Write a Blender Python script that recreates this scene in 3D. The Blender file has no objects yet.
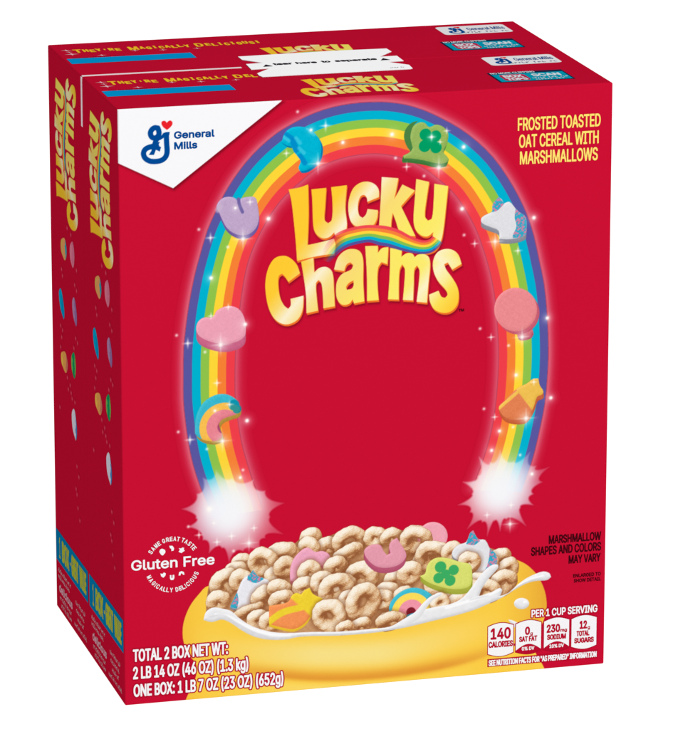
import bpy, bmesh, math
import numpy as np
from mathutils import Vector, Matrix, Euler

# ------------------------------------------------------------------ set-up
S = 0.32                      # carton height in metres; all lengths below are in carton heights
BW, BD = 0.8270448, 0.2754586 # one carton: width, depth
CP = (-1.55421082, -7.12416045, 2.53906793)
CR = (1.30814961, -0.00005710, -0.26244751)
FPX, PW, PH = 4680.373, 673.0, 729.0
U = 596.0                     # print units per carton height
EXPO = 1.25                   # how strongly the lamps light the front panel
rng = np.random.RandomState(7)
sc = bpy.context.scene
col = sc.collection
RM = np.array(Euler(CR, 'XYZ').to_matrix())
BEV = 1.6                     # rounding of the carton edges, print units

def lin(c):
    c = np.asarray(c, float) / 255.0
    return np.where(c <= 0.04045, c / 12.92, ((c + 0.055) / 1.055) ** 2.4)

# planes of one carton whose front left bottom corner is the origin (x right, y back, z up)
class Plane:
    def __init__(s, kind, box=0): s.kind = kind; s.box = box
    def uv(s, pts):
        """photo measurements -> coordinates printed on this panel"""
        p = np.asarray(pts, float).reshape(-1, 2)
        d = np.stack([(p[:, 0] - PW / 2) / FPX, -(p[:, 1] - PH / 2) / FPX, -np.ones(len(p))], 1) @ RM.T
        o = np.array(CP) - np.array([0, BD * s.box, 0])
        if s.kind == 'front': t = -o[1] / d[:, 1]
        elif s.kind == 'side': t = -o[0] / d[:, 0]
        else: t = (1 - o[2]) / d[:, 2]
        h = o + d * t[:, None]
        if s.kind == 'front': r = h[:, [0, 2]]
        elif s.kind == 'side': r = np.stack([BD - h[:, 1], h[:, 2]], 1)
        else: r = h[:, [0, 1]]
        return r * U
    @property
    def size(s):
        return {'front': (BW * U, U), 'side': (BD * U, U), 'top': (BW * U, BD * U)}[s.kind]
    def to3d(s, u, v, e):
        """panel coordinates -> carton coordinates, following the rounded edges; e = height above the board"""
        w, h = s.size
        b = BEV
        du = np.maximum(0, b - np.minimum(u, w - u)); dv = np.maximum(0, b - np.minimum(v, h - v))
        dep = b - np.sqrt(np.maximum(0, b * b - np.minimum(du * du + dv * dv, b * b * .96)))
        o = (e - dep) / U
        if s.kind == 'front': return np.stack([u / U, -o, v / U], -1)
        if s.kind == 'side': return np.stack([-o, BD - u / U, v / U], -1)
        return np.stack([u / U, v / U, 1 + o], -1)

FR, SD, TP = Plane('front'), Plane('side'), Plane('top')

# ------------------------------------------------------------------ materials
def noise_bump(nt, b, scale, strength):
    n = nt.nodes.new('ShaderNodeTexNoise'); n.inputs['Scale'].default_value = scale; n.inputs['Detail'].default_value = 4
    tc = nt.nodes.new('ShaderNodeTexCoord'); nt.links.new(tc.outputs['Object'], n.inputs['Vector'])
    bp = nt.nodes.new('ShaderNodeBump'); bp.inputs['Strength'].default_value = strength; bp.inputs['Distance'].default_value = 0.0004
    nt.links.new(n.outputs['Fac'], bp.inputs['Height']); nt.links.new(bp.outputs['Normal'], b.inputs['Normal'])
    return n
def mat_flat(name, rgb, rough=.6, spec=.0):
    m = bpy.data.materials.new(name); m.use_nodes = True; nt = m.node_tree; b = nt.nodes['Principled BSDF']
    c = lin(rgb) / EXPO
    b.inputs['Base Color'].default_value = (*c, 1)
    b.inputs['Roughness'].default_value = rough; b.inputs['Specular IOR Level'].default_value = spec
    noise_bump(nt, b, 260, .05)
    return m
def mat_print(name):
    m = bpy.data.materials.new(name); m.use_nodes = True; nt = m.node_tree; b = nt.nodes['Principled BSDF']
    a = nt.nodes.new('ShaderNodeAttribute'); a.attribute_name = 'ink'
    nt.links.new(a.outputs['Color'], b.inputs['Base Color'])
    b.inputs['Roughness'].default_value = .6; b.inputs['Specular IOR Level'].default_value = .0
    noise_bump(nt, b, 260, .05)
    return m
RED = (200, 16, 50)
M_red = mat_flat('carton_red', RED)
M_ink = mat_print('printed_ink')
_m = {}
def M(rgb):
    k = tuple(rgb)
    if k not in _m: _m[k] = mat_flat('ink_%02x%02x%02x' % k, k)
    return _m[k]

# ------------------------------------------------------------------ objects
def link(o, parent=None):
    col.objects.link(o)
    if parent is not None: o.parent = parent
    return o
def mesh_obj(name, V, F, mat, parent):
    me = bpy.data.meshes.new(name)
    me.from_pydata([tuple(x) for x in np.asarray(V) * S], [], F); me.update()
    me.materials.append(mat)
    return link(bpy.data.objects.new(name, me), parent)
def empty(name, loc, label, cat, group=None):
    o = bpy.data.objects.new(name, None); o.location = loc; o.empty_display_size = .05
    o['label'] = label; o['category'] = cat
    if group: o['group'] = group
    return link(o)

# ------------------------------------------------------------------ 2-D drawing
def smooth(pts, closed=True, ang=50, n=4, sharp=False):
    """Catmull-Rom through the points, keeping corners sharper than ang degrees"""
    p = np.asarray(pts, float); N = len(p)
    if sharp: return p
    def tang(i):
        a = p[(i - 1) % N] if closed or i > 0 else p[i]; b = p[(i + 1) % N] if closed or i < N - 1 else p[i]
        return a, b
    corner = []
    for i in range(N):
        a, b = tang(i); d1 = p[i] - a; d2 = b - p[i]
        c = np.dot(d1, d2) / (np.linalg.norm(d1) * np.linalg.norm(d2) + 1e-9)
        corner.append(math.degrees(math.acos(max(-1, min(1, c)))) > ang)
    out = []
    for i in range(N if closed else N - 1):
        j = (i + 1) % N
        p0, p1, p2, p3 = p[(i - 1) % N], p[i], p[j], p[(j + 1) % N]
        L = np.linalg.norm(p2 - p1)
        def tg(a, b, c):
            v = c - a; l = np.linalg.norm(v)
            return v / (l + 1e-9) * L
        t1 = (p2 - p1) if corner[i] or (not closed and i == 0) else tg(p0, p1, p2)
        t2 = (p2 - p1) if corner[j] or (not closed and j == N - 1) else tg(p1, p2, p3)
        for k in range(n):
            t = k / n
            out.append((2*t**3-3*t*t+1)*p1 + (t**3-2*t*t+t)*t1 + (-2*t**3+3*t*t)*p2 + (t**3-t*t)*t2)
    if not closed: out.append(p[-1])
    return np.array(out)

def seg_dist(poly, X, Y, closed=True):
    d = np.full(X.shape, 1e9); N = len(poly)
    for i in range(N if closed else N - 1):
        a, b = poly[i], poly[(i + 1) % N]
        ex, ey = b - a; wx, wy = X - a[0], Y - a[1]
        t = np.clip((wx * ex + wy * ey) / (ex * ex + ey * ey + 1e-12), 0, 1)
        d = np.minimum(d, (wx - ex * t) ** 2 + (wy - ey * t) ** 2)
    return np.sqrt(d)
def sdf(poly, X, Y):
    d = seg_dist(poly, X, Y); ins = np.zeros(X.shape, bool); N = len(poly)
    for i in range(N):
        a, b = poly[i], poly[(i + 1) % N]
        if a[1] == b[1]: continue
        c = (a[1] > Y) != (b[1] > Y)
        ins ^= c & (X < (b[0] - a[0]) * (Y - a[1]) / (b[1] - a[1]) + a[0])
    return np.where(ins, -d, d)

NA = rng.normal(size=(14, 2)); NA /= np.linalg.norm(NA, axis=1)[:, None]; NP = rng.rand(14) * 6.28
def noise2(X, Y, f):
    s = 0
    for i in range(14):
        w = f * (1 + .28 * i)
        s = s + np.sin((X * NA[i, 0] + Y * NA[i, 1]) * w + NP[i] + 2 * np.sin((X * NA[i, 1] - Y * NA[i, 0]) * w * .6 + NP[-i]))
    return s / 14 * 1.6

class Canvas:
    def __init__(s, plane, u0, u1, v0, v1, k, bg=RED):
        s.pl, s.k = plane, k
        nu, nv = int(round((u1 - u0) * k)) + 1, int(round((v1 - v0) * k)) + 1
        s.u = np.linspace(u0, u1, nu); s.v = np.linspace(v0, v1, nv)
        s.X, s.Y = np.meshgrid(s.u, s.v)
        s.bg = np.array(bg, float); s.C = np.empty(s.X.shape + (3,)); s.C[:] = s.bg
        s.id = np.zeros(s.X.shape, np.int32); s.names = ['']
        s.grain = rng.normal(size=s.X.shape)
    def uv(s, p): return s.pl.uv(p)
    def ID(s, name):
        s.names.append(name); return len(s.names) - 1
    def win(s, x0, x1, y0, y1):
        i0, i1 = np.searchsorted(s.u, [x0, x1]); j0, j1 = np.searchsorted(s.v, [y0, y1])
        return (slice(max(0, j0 - 1), j1 + 1), slice(max(0, i0 - 1), i1 + 1))
    def winp(s, pts, m):
        p = np.asarray(pts); return s.win(p[:, 0].min() - m, p[:, 0].max() + m, p[:, 1].min() - m, p[:, 1].max() + m)
    def blend(s, w, a, c, pid=None):
        c = np.asarray(c, float); a = np.clip(a, 0, 1)
        s.C[w] = s.C[w] * (1 - a[..., None]) + c * a[..., None]
        if pid is not None:
            z = s.id[w]; s.id[w] = np.where((a > .5) | ((z == 0) & (a > .015)), pid, z)
    def fill(s, poly, c, pid, grow=0, soft=None, op=1.0):
        k = soft or s.k
        w = s.winp(poly, abs(grow) + 2 + 1.5 / k); d = sdf(poly, s.X[w], s.Y[w]) - grow
        s.blend(w, np.clip(.5 - d * k, 0, 1) * op, c(s.X[w], s.Y[w], d) if callable(c) else c, pid)
        return w, d
    def build(s, parent, e, mapping):
        """mapping: id name -> object name; each region becomes one printed area lying on the board"""
        nv, nu = s.X.shape
        P = s.pl.to3d(s.X, s.Y, e).reshape(-1, 3) * S
        diff = (np.abs(s.C - s.bg).max(-1) > .6)
        a = s.id; lo = a[:-1, :-1].copy()
        mx = np.maximum(np.maximum(a[:-1, :-1], a[1:, :-1]), np.maximum(a[:-1, 1:], a[1:, 1:]))
        q = np.where(lo > 0, lo, mx)
        dd = diff[:-1, :-1] | diff[1:, :-1] | diff[:-1, 1:] | diff[1:, 1:]
        q = np.where(dd, q, 0)
        idx = np.arange(nv * nu).reshape(nv, nu)
        A = idx[:-1, :-1]; B = idx[:-1, 1:]; Cc = idx[1:, 1:]; D = idx[1:, :-1]
        L = lin(s.C.reshape(-1, 3)) / EXPO
        out = {}
        for i, nm in enumerate(s.names):
            if i == 0: continue
            m = q == i
            if not m.any(): continue
            if s.pl.kind == 'side': f = np.stack([A[m], B[m], Cc[m], D[m]], 1)
            else: f = np.stack([A[m], B[m], Cc[m], D[m]], 1)
            un, inv = np.unique(f.ravel(), return_inverse=True)
            me = bpy.data.meshes.new(nm)
            me.vertices.add(len(un)); me.vertices.foreach_set('co', P[un].ravel())
            me.loops.add(len(inv)); me.loops.foreach_set('vertex_index', inv.astype(np.int32).ravel())
            me.polygons.add(len(f)); me.polygons.foreach_set('loop_start', np.arange(0, len(inv), 4, dtype=np.int32))
            me.polygons.foreach_set('loop_total', np.full(len(f), 4, np.int32))
            me.update(calc_edges=True)
            at = me.color_attributes.new('ink', 'FLOAT_COLOR', 'POINT')
            at.data.foreach_set('color', np.concatenate([L[un], np.ones((len(un), 1))], 1).astype(np.float32).ravel())
            me.materials.append(M_ink)
            o = link(bpy.data.objects.new(nm, me), parent); out[nm] = o
        return out

# ---- lettering as crisp filled outlines
import os
try:
    FONT = bpy.data.fonts.load(os.path.join(bpy.utils.resource_path('LOCAL'), 'datafiles', 'fonts', 'Inter.woff2'))
except Exception:
    FONT = None
def outline_edges(txt, shear=0):
    cu = bpy.data.curves.new('t', 'FONT'); cu.body = txt; cu.size = 1; cu.shear = shear
    if FONT: cu.font = FONT
    cu.fill_mode = 'NONE'; cu.resolution_u = 4
    ob = bpy.data.objects.new('t', cu); col.objects.link(ob)
    dg = bpy.context.evaluated_depsgraph_get(); dg.update(); me = ob.evaluated_get(dg).to_mesh()
    V = np.array([v.co[:2] for v in me.vertices]); E_ = np.array([tuple(e.vertices) for e in me.edges])
    bpy.data.objects.remove(ob)
    return V, E_
def contour(F_, X, Y):
    """mesh of the region F < 0 (marching squares)"""
    cache = {}; V2 = []; Fc = []
    def vert(k, x, y):
        if k not in cache: cache[k] = len(V2); V2.append((x, y))
        return cache[k]
    ng = F_ < 0; act = ng[:-1, :-1] | ng[1:, :-1] | ng[:-1, 1:] | ng[1:, 1:]
    allin = ng[:-1, :-1] & ng[1:, :-1] & ng[:-1, 1:] & ng[1:, 1:]
    # runs of wholly inside cells become one quad strip per row
    for j, i in zip(*np.nonzero(act)):
        cs = [(j, i), (j, i + 1), (j + 1, i + 1), (j + 1, i)]
        if allin[j, i]:
            Fc.append(tuple(vert(c, X[c], Y[c]) for c in cs)); continue
        face = []
        for k in range(4):
            a_, b_ = cs[k], cs[(k + 1) % 4]; fa, fb = F_[a_], F_[b_]
            if fa < 0: face.append(vert(a_, X[a_], Y[a_]))
            if (fa < 0) != (fb < 0):
                t = fa / (fa - fb); face.append(vert((min(a_, b_), max(a_, b_)), X[a_] + (X[b_] - X[a_]) * t, Y[a_] + (Y[b_] - Y[a_]) * t))
        if len(face) > 2: Fc.append(tuple(face))
    return np.array(V2), Fc
def text_edges(txt, x0, x1, base, cap, bold, shear=0):
    """letter outlines stretched so that, once swollen by bold, they run from x0 to x1"""
    global _cap
    if _cap is None: _cap = outline_edges('H')[0][:, 1].max()
    V, E_ = outline_edges(txt, shear); a, b = V[:, 0].min(), V[:, 0].max()
    sx = (x1 - x0 - 2 * bold) / (b - a); sy = (cap - 2 * bold) / _cap
    return np.stack([x0 + bold + (V[:, 0] - a) * sx, base + bold + V[:, 1] * sy], 1), E_
_cap = None
def edges_sdf(sets, st, m, signed=True):
    A_ = np.concatenate([v for v, _ in sets]); us = np.arange(A_[:, 0].min() - m - st, A_[:, 0].max() + m + 2 * st, st); vs = np.arange(A_[:, 1].min() - m - st, A_[:, 1].max() + m + 2 * st, st)
    X, Y = np.meshgrid(us, vs); D = np.full(X.shape, m + 1.0); ins = np.zeros(X.shape, bool)
    for VV, EE in sets:
        for i, j in EE:
            a_, b_ = VV[i], VV[j]
            i0, i1 = np.searchsorted(us, [min(a_[0], b_[0]) - m, max(a_[0], b_[0]) + m]); j0, j1 = np.searchsorted(vs, [min(a_[1], b_[1]) - m, max(a_[1], b_[1]) + m])
            w = (slice(j0, j1), slice(i0, i1))
            D[w] = np.minimum(D[w], seg_dist(np.array([a_, b_]), X[w], Y[w], False))
            if a_[1] != b_[1]:
                j0, j1 = np.searchsorted(vs, [min(a_[1], b_[1]), max(a_[1], b_[1])])
                if j1 > j0:
                    w = (slice(max(0, j0 - 1), j1 + 1), slice(0, len(us))); y = Y[w]
                    c = (a_[1] > y) != (b_[1] > y); ins[w] ^= c & (X[w] < (b_[0] - a_[0]) * (y - a_[1]) / (b_[1] - a_[1]) + a_[0])
    return np.where(ins, -D, D), X, Y
def text2d(txt, x0, x1, base, cap, bold, shear=0):
    """flat mesh of the text from x0 to x1, capital height cap, strokes thickened by bold (print units)"""
    S_ = [text_edges(txt, x0, x1, base, cap, bold, shear)]
    D, X, Y = edges_sdf(S_, max(.1, min(.3, cap / 34)), bold + .5)
    return contour(D - bold, X, Y)
def join2d(parts):
    V = []; F = []; n = 0
    for v, f in parts:
        V.append(v); F += [tuple(i + n for i in p) for p in f]; n += len(v)
    return np.concatenate(V), F
def put2d(pl, name, VF, rgb, parent, e):
    V, F = VF
    P = pl.to3d(V[:, 0], V[:, 1], e)
    F = list(F)
    # face outwards
    f = F[0]; a, b, c = (P[i] for i in f[:3])
    o = mesh_obj(name, P, F, M(rgb), parent)
    return o
def line(pl, txt, left, right, cap, bold, shear=0):
    """a line of lettering from photo measurements of its base line; cap in print units"""
    a, b = pl.uv([left, right]); return text2d(txt, a[0], b[0], a[1], cap, bold, shear)
def poly2d(p): return np.asarray(p), [tuple(range(len(p)))]

# ------------------------------------------------------------------ carton
def carton(loc, label, group, front=True):
    root = empty('cereal_box', loc, label, 'cereal box', group)
    bm = bmesh.new(); bmesh.ops.create_cube(bm, size=1)
    for v in bm.verts:
        v.co = Vector(((v.co.x + .5) * BW, (v.co.y + .5) * BD, v.co.z + .5)) * S
    bmesh.ops.bevel(bm, geom=list(bm.edges), offset=BEV / U * S, segments=4, profile=.5, affect='EDGES')
    bm.normal_update()
    names = {(1, -1): 'front_panel', (1, 1): 'back_panel', (0, -1): 'side_panel', (0, 1): 'side_panel', (2, 1): 'top_panel', (2, -1): 'bottom_panel'}
    groups = {}
    for f in bm.faces:
        n = f.normal; ax = max(range(3), key=lambda i: (round(abs(n[i]), 4), i == 1)); key = (ax, 1 if n[ax] > 0 else -1)
        groups.setdefault(key, []).append(f)
    panels = {}
    for key, fs in groups.items():
        vs = {}; V = []; F = []
        for f in fs:
            ids = []
            for v in f.verts:
                if v not in vs: vs[v] = len(V); V.append(v.co.copy())
                ids.append(vs[v])
            F.append(ids)
        me = bpy.data.meshes.new(names[key]); me.from_pydata(V, [], F); me.update()
        for p in me.polygons: p.use_smooth = False
        me.materials.append(M_red)
        panels[key] = link(bpy.data.objects.new(names[key], me), root)
    bm.free()
    return root, panels

root1, pan1 = carton((0, 0, 0), 'front red cereal box with its printed rainbow and cereal bowl panel in full view', 'two cereal boxes joined back to back')
front, side, top = pan1[(1, -1)], pan1[(0, -1)], pan1[(2, 1)]

# ------------------------------------------------------------------ FRONT PRINT
W_, H_ = FR.size
cv = Canvas(FR, 0, W_, 0, H_, 2.0)
f = cv.uv
WHITE = (245, 244, 246)

# white corner flap of the maker's name, with its soft printed edge
i_flap = cv.ID('maker_corner')
fl = f([(118.8, 162.3), (173.2, 188.2), (283.5, 100.3)]); a = f([(118, 110), (283.3, 100.8)])
flap = np.array([[-2, fl[0][1]], fl[1], [fl[2][0], H_ + 1], [-2, H_ + 1]])
cv.fill(flap + [1.2, -2.2], (120, 8, 25), i_flap, soft=.35, op=.8)
cv.fill(flap, WHITE, i_flap)

# rainbow arch
i_rb = cv.ID('rainbow')
outer_px = [(213, 517), (204.8, 496.8), (200, 485.3), (193.2, 464), (188.6, 442), (185.6, 420), (183.7, 400), (183.6, 376), (183.9, 350), (186, 328), (189.5, 303), (195, 275), (199.5, 258), (207.8, 230), (215.8, 212), (224, 195), (233.8, 179), (246.3, 162.2), (260.6, 147), (276.6, 133.6), (287.8, 126.6), (305.7, 117), (323.5, 110), (341.3, 105.5), (359, 103), (377, 102.2), (389, 102.6), (405.7, 105), (423.5, 110.3), (441, 118.3), (459, 128.3), (477, 141.7), (493, 157.6), (507, 177), (518, 196), (526.7, 214.7), (533.6, 236), (539, 261), (543.6, 283), (546.3, 308), (547.7, 333), (548, 355), (547, 377), (544.5, 403.5), (540, 426.7), (534.7, 450), (530, 466), (521, 492)]
inner_px = [(262, 510), (256.6, 492), (251.8, 479.5), (247, 464), (241.2, 443), (237.4, 420), (235, 400), (234.5, 381), (235, 354.6), (237, 328), (239.5, 307), (242.6, 285.6), (247, 264), (254, 244.6), (262, 228.5), (272, 211.5), (284, 196.2), (300.3, 181.3), (314.6, 169.7), (332.4, 160.8), (350, 155.8), (368, 153.4), (380, 153.4), (391.4, 154.9), (405.7, 158.5), (423.5, 167.4), (437.8, 178), (452, 190.6), (461, 202), (471.4, 219), (478.8, 235), (484, 250), (488, 263), (492.8, 283), (496, 304), (498, 329), (499, 355), (498, 382), (495.5, 408.8), (492, 430), (486.6, 450), (481, 467), (472, 490)]
ro, ri = smooth(f(outer_px), False, n=2), smooth(f(inner_px), False, n=2)
w = cv.winp(ro, 14)
X, Y = cv.X[w], cv.Y[w]
do, di = seg_dist(ro, X, Y, False), seg_dist(ri, X, Y, False)
band_poly = np.concatenate([ro, ri[::-1]])
ds = sdf(band_poly, X, Y)
ybase = f([(230, 486)])[0][1]
fade = np.clip((Y - ybase + 35) / 20, 0, 1)
out_side = sdf(np.concatenate([ro, [[ro[-1][0], -50], [ro[0][0], -50]]]), X, Y) > 0
g_out = np.exp(-(np.maximum(do - .5, 0) / 5.0) ** 1.5) * .47
g_in = np.exp(-(np.maximum(di - .5, 0) / 5.6) ** 1.5) * .38
glow = np.where(out_side, g_out, g_in) * fade
cv.blend(w, glow, (245, 200, 205), i_rb)
cv.blend(w, np.clip(1.1 - np.abs(ds - .3) * 1.1, 0, 1) * .5 * fade, (150, 40, 70), i_rb)
bands = [(88, 86, 158), (0, 176, 205), (141, 193, 73), (251, 212, 55), (244, 128, 52), (238, 62, 73)]
t = do / (do + di + 1e-6) * 6
c = np.zeros(X.shape + (3,))
px = (do + di) / 6 * cv.k
c[:] = bands[0]
for i in range(1, 6):
    m = np.clip(.5 + (t - i) * px, 0, 1)[..., None]; c = c * (1 - m) + np.array(bands[i]) * m
cv.blend(w, np.clip(.5 - ds * cv.k, 0, 1), c, i_rb)

# bursts of light at the rainbow's ends
def burst(center, tips, pid, vall=.62, R=34):
    cx, cy = f([center])[0]; P = []
    T = f(tips); n = len(T)
    ang = np.arctan2(T[:, 1] - cy, T[:, 0] - cx); T = T[np.argsort(ang)]
    for i in range(n):
        a, b = T[i], T[(i + 1) % n]
        mid = (a + b) / 2; m = np.array([cx, cy]) + (mid - [cx, cy]) * vall
        for k in range(10):
            s_ = k / 10
            q = (1 - s_) ** 2 * a + 2 * s_ * (1 - s_) * (m * 1.0) + s_ * s_ * b
            P.append(q)
    P = np.array(P)
    w = cv.winp(P, 4); X, Y = cv.X[w], cv.Y[w]; d = sdf(P, X, Y)
    r = np.hypot(X - cx, Y - cy)
    al = np.clip(.5 - d * .55, 0, 1) * (.30 + .70 * np.exp(-(r / R) ** 2.2)) * np.clip(1.5 - r / 62, .35, 1)
    wv = 0.5 + 0.5 * np.clip((cx - X) / 30 + .2 if center[0] < 300 else (X - cx) / 30 + .2, -1, 1)
    cc = np.array([253, 247, 244]) * (1 - wv[..., None]) + np.array([232, 238, 248]) * wv[..., None]
    cv.blend(w, al, cc, pid)
    # glow reaching up into the arch
    w = cv.win(cx - 60, cx + 60, cy - 50, cy + 70); X, Y = cv.X[w], cv.Y[w]
    g = np.exp(-(((X - cx) / 30) ** 2 + ((Y - cy - 8) / 30) ** 2) ** 1.6)
    inb = np.clip(.5 - sdf(P, X, Y) / 3, 0, 1); onb = np.clip(.5 - sdf(band_poly, X, Y), 0, 1)
    cv.blend(w, g * np.maximum(inb, onb * .8) * .85, (246, 246, 249), pid)
i_bl = cv.ID('light_burst')
burst((229, 514), [(182, 509), (197, 494), (203, 478), (216, 470), (232, 478), (253, 480), (265, 491), (284, 503), (270, 517), (283, 534), (265, 538), (262, 553), (243, 551), (229, 562), (222, 548), (209, 553), (203, 540), (188, 527), (196, 518)], i_bl, .76)
i_br = cv.ID('light_burst')
burst((500, 492), [(479, 457), (490, 462), (500, 450), (514, 461), (530, 452), (536, 466), (549, 467), (542, 482), (533, 494), (533, 505), (520, 508), (526, 526), (506, 519), (500, 531), (494, 521), (487, 536), (482, 522), (467, 529), (470, 512), (458, 505), (472, 494), (463, 482), (478, 476)], i_br, .72, 30)

# marshmallow shapes
def speck(X, Y, amp, g): return (amp * g)[..., None]
def mallow(pts, off, top, sidec, pid, extra=None, n=3, sharp=False, grain=3.5, ang=60):
    """a thick puffy shape: swept side wall, then its lit top face. off = wall direction in photo pixels"""
    p0 = smooth(f(pts), True, ang, n, sharp); o = np.array([off[0], -off[1]])
    w = cv.winp(np.concatenate([p0, p0 + o]), 3); X, Y = cv.X[w], cv.Y[w]
    ds_ = None
    N = max(2, int(np.hypot(*o) * 1.3))
    for i in range(N + 1):
        d = sdf(p0 + o * i / N, X, Y); ds_ = d if ds_ is None else np.minimum(ds_, d)
    G = cv.grain[w]
    sc_ = np.array(sidec, float) + speck(X, Y, grain, G) + np.clip(-ds_ / 3, 0, 1)[..., None] * 12 - 8
    cv.blend(w, np.clip(.5 - ds_ * cv.k, 0, 1), sc_, pid)
    d = sdf(p0, X, Y)
    gy, gx = np.gradient(d, cv.u[1] - cv.u[0])
    rim = np.exp(-(np.maximum(-d, 0) / 2.2) ** 2)
    sh = (gx * -.45 + gy * .75) * rim * 16 + noise2(X, Y, .35) * 4
    tc = (top(X, Y, d) if callable(top) else np.array(top, float)) + sh[..., None] + speck(X, Y, grain, G)
    cv.blend(w, np.clip(.5 - d * cv.k, 0, 1), tc, pid)
    if extra: extra(w, X, Y, d, G)
    return p0
def blobs(w, X, Y, pts, r, c, pid=None, soft=1.0, op=1.0, off=None):
    q = f(pts); d = np.full(X.shape, 1e9)
    rr = r if hasattr(r, '__len__') else [r] * len(q)
    for (x, y), ra in zip(q, rr): d = np.minimum(d, np.hypot(X - x, Y - y) - ra)
    cv.blend(w, np.clip(.5 - d * cv.k * soft, 0, 1) * op * (np.ones(X.shape) if off is None else off), c, pid)
def fpx(s, ox, oy, L): return [(ox + x / s, oy + y / s) for x, y in L]

Z = 5.608
# blue crescent
pid = cv.ID('moon_marshmallow')
def ex(w, X, Y, d, G):
    inside = np.clip(.5 - d * 2, 0, 1)
    for a_, b_, r_ in [((293, 141), (296, 150), 3), ((300, 156), (305, 163), 2.5), ((283, 132), (292, 138), 2.0)]:
        dd = seg_dist(f([a_, b_]), X, Y, False) - r_
        cv.blend(w, np.clip(.5 - dd * .7, 0, 1) * .75 * inside, (0, 128, 196))
    for a_, b_, r_ in [((284, 137), (289, 141), 1.6), ((296, 138), (300, 143), 1.8), ((299, 148), (304, 153), 1.8), ((308, 128), (314, 134), 2)]:
        dd = seg_dist(f([a_, b_]), X, Y, False) - r_
        cv.blend(w, np.clip(.5 - dd * .6, 0, 1) * .55 * inside, (90, 205, 230))
mallow(fpx(Z, 270, 85, [(65, 322), (82, 270), (120, 240), (165, 233), (215, 243), (252, 272), (282, 318), (288, 365), (275, 415), (240, 455), (200, 480), (168, 483), (160, 462), (172, 428), (155, 400), (135, 375), (118, 345), (95, 340)]), (1.6, 2.0), (0, 178, 208), (0, 120, 175), pid, ex)
# clover hat
pid = cv.ID('hat_marshmallow')
def ex(w, X, Y, d, G):
    blobs(w, X, Y, fpx(Z, 370, 80, [(311, 306), (368, 314), (307, 370), (370, 378), (340, 342)]), [6, 5.6, 6, 5.8, 5], (0, 155, 98))
mallow(fpx(Z, 370, 80, [(225, 320), (235, 270), (270, 240), (305, 240), (332, 264), (370, 250), (412, 264), (438, 300), (432, 352), (412, 405), (428, 425), (442, 445), (430, 462), (380, 468), (300, 450), (230, 440), (190, 440), (185, 425), (222, 405), (240, 380), (225, 350)]), (-1.2, 4.2), (150, 180, 92), (62, 120, 58), pid, ex)
# the hat's crown wall, seen on its left
cv.fill(smooth(f(fpx(Z, 370, 80, [(190, 320), (200, 275), (232, 240), (270, 228), (240, 262), (226, 320), (238, 380), (228, 402), (205, 370)])), n=3), (72, 128, 66), pid)
# violet horseshoe
pid = cv.ID('horseshoe_marshmallow')
def ex(w, X, Y, d, G):
    dd = seg_dist(smooth(f([(238.5, 199), (239.5, 205), (242.5, 212)]), False), X, Y, False) - 1.6
    cv.blend(w, np.clip(.5 - dd * 1.2, 0, 1), (112, 98, 160))
    dd = seg_dist(f([(220, 207), (218, 210)]), X, Y, False) - 2.6
    cv.blend(w, np.clip(.5 - dd * .5, 0, 1) * .7, (200, 180, 205))
mallow([(216.5, 208), (218.5, 202), (224, 197.5), (232, 197), (237, 200), (238.5, 204), (240.5, 199), (247, 197), (255, 197.5), (257.5, 205), (259, 218), (256, 228), (248, 234.5), (237, 234.5), (227, 228), (221.5, 218), (219, 212)], (.3, 3.8), (190, 165, 200), (112, 92, 158), pid, ex, ang=75)
# pink heart
pid = cv.ID('heart_marshmallow')
mallow([(196.3, 330), (198, 322), (204, 317.5), (213, 317), (217, 310.5), (228, 306), (238, 308.5), (244, 317), (245.8, 330), (244, 337), (236, 342), (224, 344), (210, 341.5), (200, 336.5)], (0, 8), (236, 160, 180), (196, 96, 130), pid)
# arch shaped rainbow piece
def arch_piece(outline, c0, off, pid, cols, rad, sidec):
    cx, cy = f([c0])[0]
    def topc(X, Y, d):
        r = np.hypot(X - cx, Y - cy); c = np.zeros(X.shape + (3,)); c[:] = cols[-1]
        for i in range(len(rad) - 1, -1, -1):
            m = np.clip(.5 + (r - rad[i]) * 1.4, 0, 1)[..., None]; c = c * (1 - m) + np.array(cols[i]) * m
        return c
    return mallow(outline, off, topc, sidec, pid, ang=80)
pid = cv.ID('rainbow_marshmallow')
arch_piece([(195, 432), (196.5, 416), (203, 403), (214, 395.5), (225, 394), (235, 398.5), (239.5, 406), (238, 413), (231, 416), (223, 419), (219, 424), (221, 431), (222, 437), (215, 441), (204, 440), (197, 436)], (224, 427), (1.6, 3.6), pid, [(55, 182, 205), (247, 190, 80), (232, 132, 145), (170, 74, 112)], [24.5, 17.5, 6.5], (176, 140, 60))
ww = cv.win(*(f([(228, 0)])[0][0], f([(246, 0)])[0][0], f([(0, 420)])[0][1], f([(0, 392)])[0][1]))
blobs(cv.winp(f([(222, 388), (246, 424)]), 2), *(lambda w_: (cv.X[w_], cv.Y[w_]))(cv.winp(f([(222, 388), (246, 424)]), 2)), [(234, 405), (237, 409)], [5.5, 4.5], (0, 138, 165), None, .6, .8)
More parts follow.
